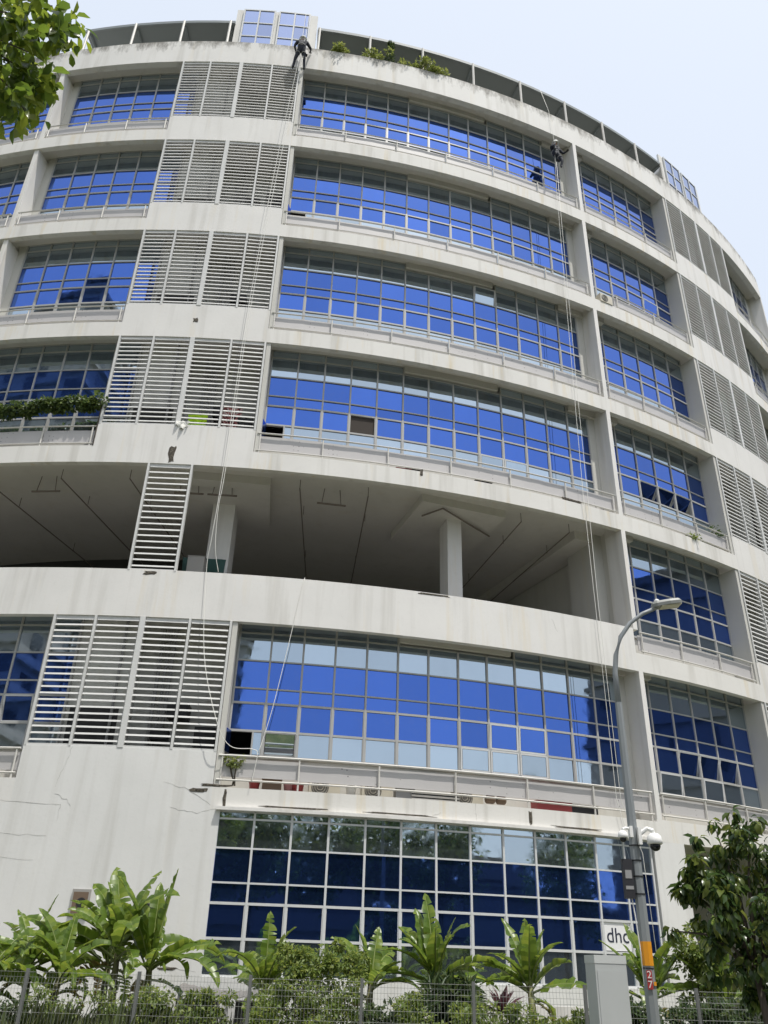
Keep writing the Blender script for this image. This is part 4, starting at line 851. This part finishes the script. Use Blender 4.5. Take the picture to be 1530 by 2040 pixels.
# ------------------------------------------------------------------ trees
def limb(mb, pts, r0, r1, sides=8): n = len(pts); mb.tube(pts, [r0+(r1-r0)*k/(n-1) for k in range(n)], sides)
def tree(label, base, trunk_h, tr, clumps, per, ls, m, wf, shape='long', droop=.3, hang=.5, group=None, name='tree', limbs=10, path=None):
    o = thing(name, label, 'tree', base, group); mb = MB()
    tp = path or [(0,0,0), (.04,.02,trunk_h*.5), (0,.04,trunk_h)]; limb(mb, tp, tr, tr*.6, 10); end = Vector(tp[-1])
    for k in range(min(limbs, len(clumps))):
        c = Vector(clumps[k*len(clumps)//min(limbs, len(clumps))][0]); mid = end*.45+c*.55+Vector((0, 0, (c-end).length*.12)); limb(mb, [end-Vector((0,0,.1)), mid, c], tr*.42, tr*.07, 6)
    mb.build('trunk', BARK, o, True)
    v, f = foliage(clumps, per, ls, wf, m, droop, shape, hang); link('crown', np_mesh('crown', v, f, m), o)
    return o
def crown(n, cx_, cy_, cz_, sx, sy, sz, r):
    out = []
    for _ in range(n):
        d = rng.standard_normal(3); d /= np.linalg.norm(d); q = rng.random()**.45; out.append(((cx_+d[0]*sx*q, cy_+d[1]*sy*q, cz_+d[2]*sz*q), r*(.7+.6*rng.random())))
    return out
rng = np.random.default_rng(21)
lobes = [(-.35, 0, 3.15, .42), (.15, .1, 3.42, .36), (.6, 0, 3.2, .42), (-.5, -.1, 2.55, .4), (.05, -.25, 2.75, .5), (.65, .1, 2.6, .45), (-.25, 0, 2.05, .38), (.35, -.1, 2.05, .42), (.95, 0, 2.9, .4), (1.1, .1, 2.2, .45), (.1, .2, 1.75, .3), (.75, 0, 1.65, .32), (-.62, .1, 2.95, .22)]
tcl = []
for x, y, z, r in lobes:
    for _ in range(9):
        d = unit(rng.standard_normal(3)); q = r*rng.uniform(.5, 1.05); tcl.append(((x+d[0]*q, y+d[1]*q, z+d[2]*q*.9), rng.uniform(.09, .16)))
tcl += [((x+.1*rng.standard_normal(), .1*rng.standard_normal(), z), .07) for x, z in ((-.55, 3.5), (-.25, 3.72), (.05, 3.85), (.35, 3.75), (.7, 3.6), (-.85, 3.2), (-.9, 2.8), (-.85, 2.3), (1.0, 3.4), (-.6, 1.8), (-.1, 1.5))]
tree('leafy street tree with drooping dark green leaves beside the lamp post', (5.17, 12.6, 0), 1.8, .07, [((x, y, z-.12), r) for (x, y, z), r in tcl], 30, .15, LEAF_TREE, .22, 'long', .5, 1.0, None, 'tree', 40)
rng = np.random.default_rng(5)
TIP = [(4.06,.06,6.76),(3.86,.5,7.56),(4.04,.46,7.53),(4.06,.23,6.85),(4.08,.4,7.15),(4.21,.35,7.16),(4.17,.56,7.35),(3.7,.66,7.29),(4.16,.23,6.63),(4.28,.21,6.59),(3.67,.81,7.26),(3.99,.58,6.89),(3.91,.84,7.23),(4.04,.35,6.34),(3.92,.69,6.8),(3.72,.94,7.0),(4.04,.6,6.55),(3.8,.87,7.47),(3.53,.59,7.44),(3.91,.24,6.4),(3.91,.42,6.26),(3.55,.43,6.95),(3.45,.45,7.55),(3.96,.06,7.11),(4.21,-.03,7.01),(3.54,.58,6.63),(4.37,-.11,6.82),(3.98,.19,6.78),(3.92,.51,6.91)]
o = thing('overhanging_tree', 'big leafy tree whose bright oval leaves overhang beside the roof corner', 'tree', (-6.5, 3.0, .0)); mb = MB()
limb(mb, [(0,0,0), (.1,.0,2.5), (.0,.1,5.0), (-.1,.1,6.6)], .26, .14, 12)
big = crown(120, -.9, -.4, 8.4, 2.7, 3.0, 1.9, .55)
for k in range(14): limb(mb, [(-.1,.1,6.2), tuple(.5*Vector(big[k*8][0])+Vector((0,.05,3.3))), big[k*8][0]], .07, .012, 6)
limb(mb, [(0,.1,5.4), (1.6,.2,6.9), (3.0,.3,7.3), (3.8,.35,7.1)], .09, .02, 8)
for q in TIP[::2]: limb(mb, [(3.2,.3,7.25), tuple((Vector(q)+Vector((3.3,.3,7.2)))/2), q], .014, .004, 5)
mb.build('trunk', BARK, o, True)
v1, f1 = foliage([(q, .12) for q in TIP if not (q[0] > 4.1 and q[2] < 6.9)], 30, .115, .24, LEAF_LEFT, .2, 'long', .6, .6, .5)
v2, f2 = foliage(big, 55, .16, .24, LEAF_LEFT, .2, 'long', .5); link('crown', np_mesh('crown', np.concatenate([v1, v2]), np.concatenate([f1, f2+len(v1)]), LEAF_LEFT), o)
# the far side of the street: trees and blocks that the glass mirrors
rng = np.random.default_rng(11)
gt = 'trees across the street'
def street_tree(lab, x, y, h, w):
    h *= 1.08; w *= 1.3
    tree(lab, (x, y, 0), h*.42, .2, crown(70, 0, 0, h*.68, w, w, h*.32, w*.22), 85, .34, LEAF_TREE, .3, 'tri', .2, .4, gt, 'street_tree')
street_tree('broad street tree mirrored at the corner of the glazing', -4.2, -7.5, 10.5, 3.0); street_tree('tall street tree mirrored in the ground floor glass by the blank wall', 1.2, -8.5, 11.5, 3.2)
street_tree('dense street tree mirrored above the short banana plants', 7.6, -8.0, 11.0, 3.0); street_tree('street tree mirrored behind the star shaped banana plant', 13.2, -6.0, 11.0, 3.2); street_tree('street tree mirrored beside the white sign', 18.5, -2.0, 10.5, 3.0); street_tree('street tree mirrored behind the lamp post', 33.0, .3, 11.0, 3.2); street_tree('street tree mirrored where the ground floor glass meets the white wall', 40.0, -1.5, 11.5, 3.2)
def block(name, label, x0, x1, y0, y1, h, wallc, fl=3.2, ledge=.5):
    cx_, cy_ = (x0+x1)/2, (y0+y1)/2; o = thing(name, label, 'building', (cx_, cy_, 0), 'blocks across the street'); sx, sy = x1-x0, y1-y0
    mw = paint_mat(name+'_wall', wallc, .4, .1); mb = MB(); mb.box((0, 0, h/2), (sx, sy, h)); mb.build('wall', mw, o)
    mb = MB(); wb = MB(); k = 1
    while k*fl < h: 
        mb.box((0, 0, k*fl), (sx+2*ledge, sy+2*ledge, .35))
        for ax, ln in ((0, sx), (1, sy)):
            n = int(ln/3.2)
            for i in range(n):
                u = -ln/2+ln*(i+.5)/n
                for s_ in (-1, 1): wb.box((u, s_*(sy/2+.01), k*fl-1.5), (1.7, .06, 1.5)) if ax == 0 else wb.box((s_*(sx/2+.01), u, k*fl-1.5), (.06, 1.7, 1.5))
        k += 1
    mb.build('ledge', mw, o); w = wb.build('windows', mat(name+'_glass', (.04, .05, .06), .15), o); w['kind'] = 'stuff'
    mb = MB(); mb.box((0, 0, h+.3), (sx+1.6, sy+1.6, .6)); mb.box((0, 0, h+1.6), (sx*.4, sy*.4, 2.4)); mb.build('roof', mat(name+'_roof', (.12, .11, .10), .8), o)
block('apartment_block', 'tall apartment block mirrored along the window edge beside the louvres', -16.5, -1.0, -54, -42, 33, (.45, .43, .40))
block('residential_tower', 'tall residential tower mirrored in the windows left of the louvres', -62, -33, -36, -11, 58, (.40, .38, .36))
block('factory_block', 'grey factory block mirrored in the windows beside the white fin', 44, 60, 2, 46, 29, (.22, .22, .24), 4.5, .3)
block('low_workshop', 'low grey workshop mirrored in the ground floor glass', -3, 90, -36, -25, 8.8, (.13, .13, .14), 4.2, .4)
print('objects', len(bpy.data.objects), 'panes', cnt)
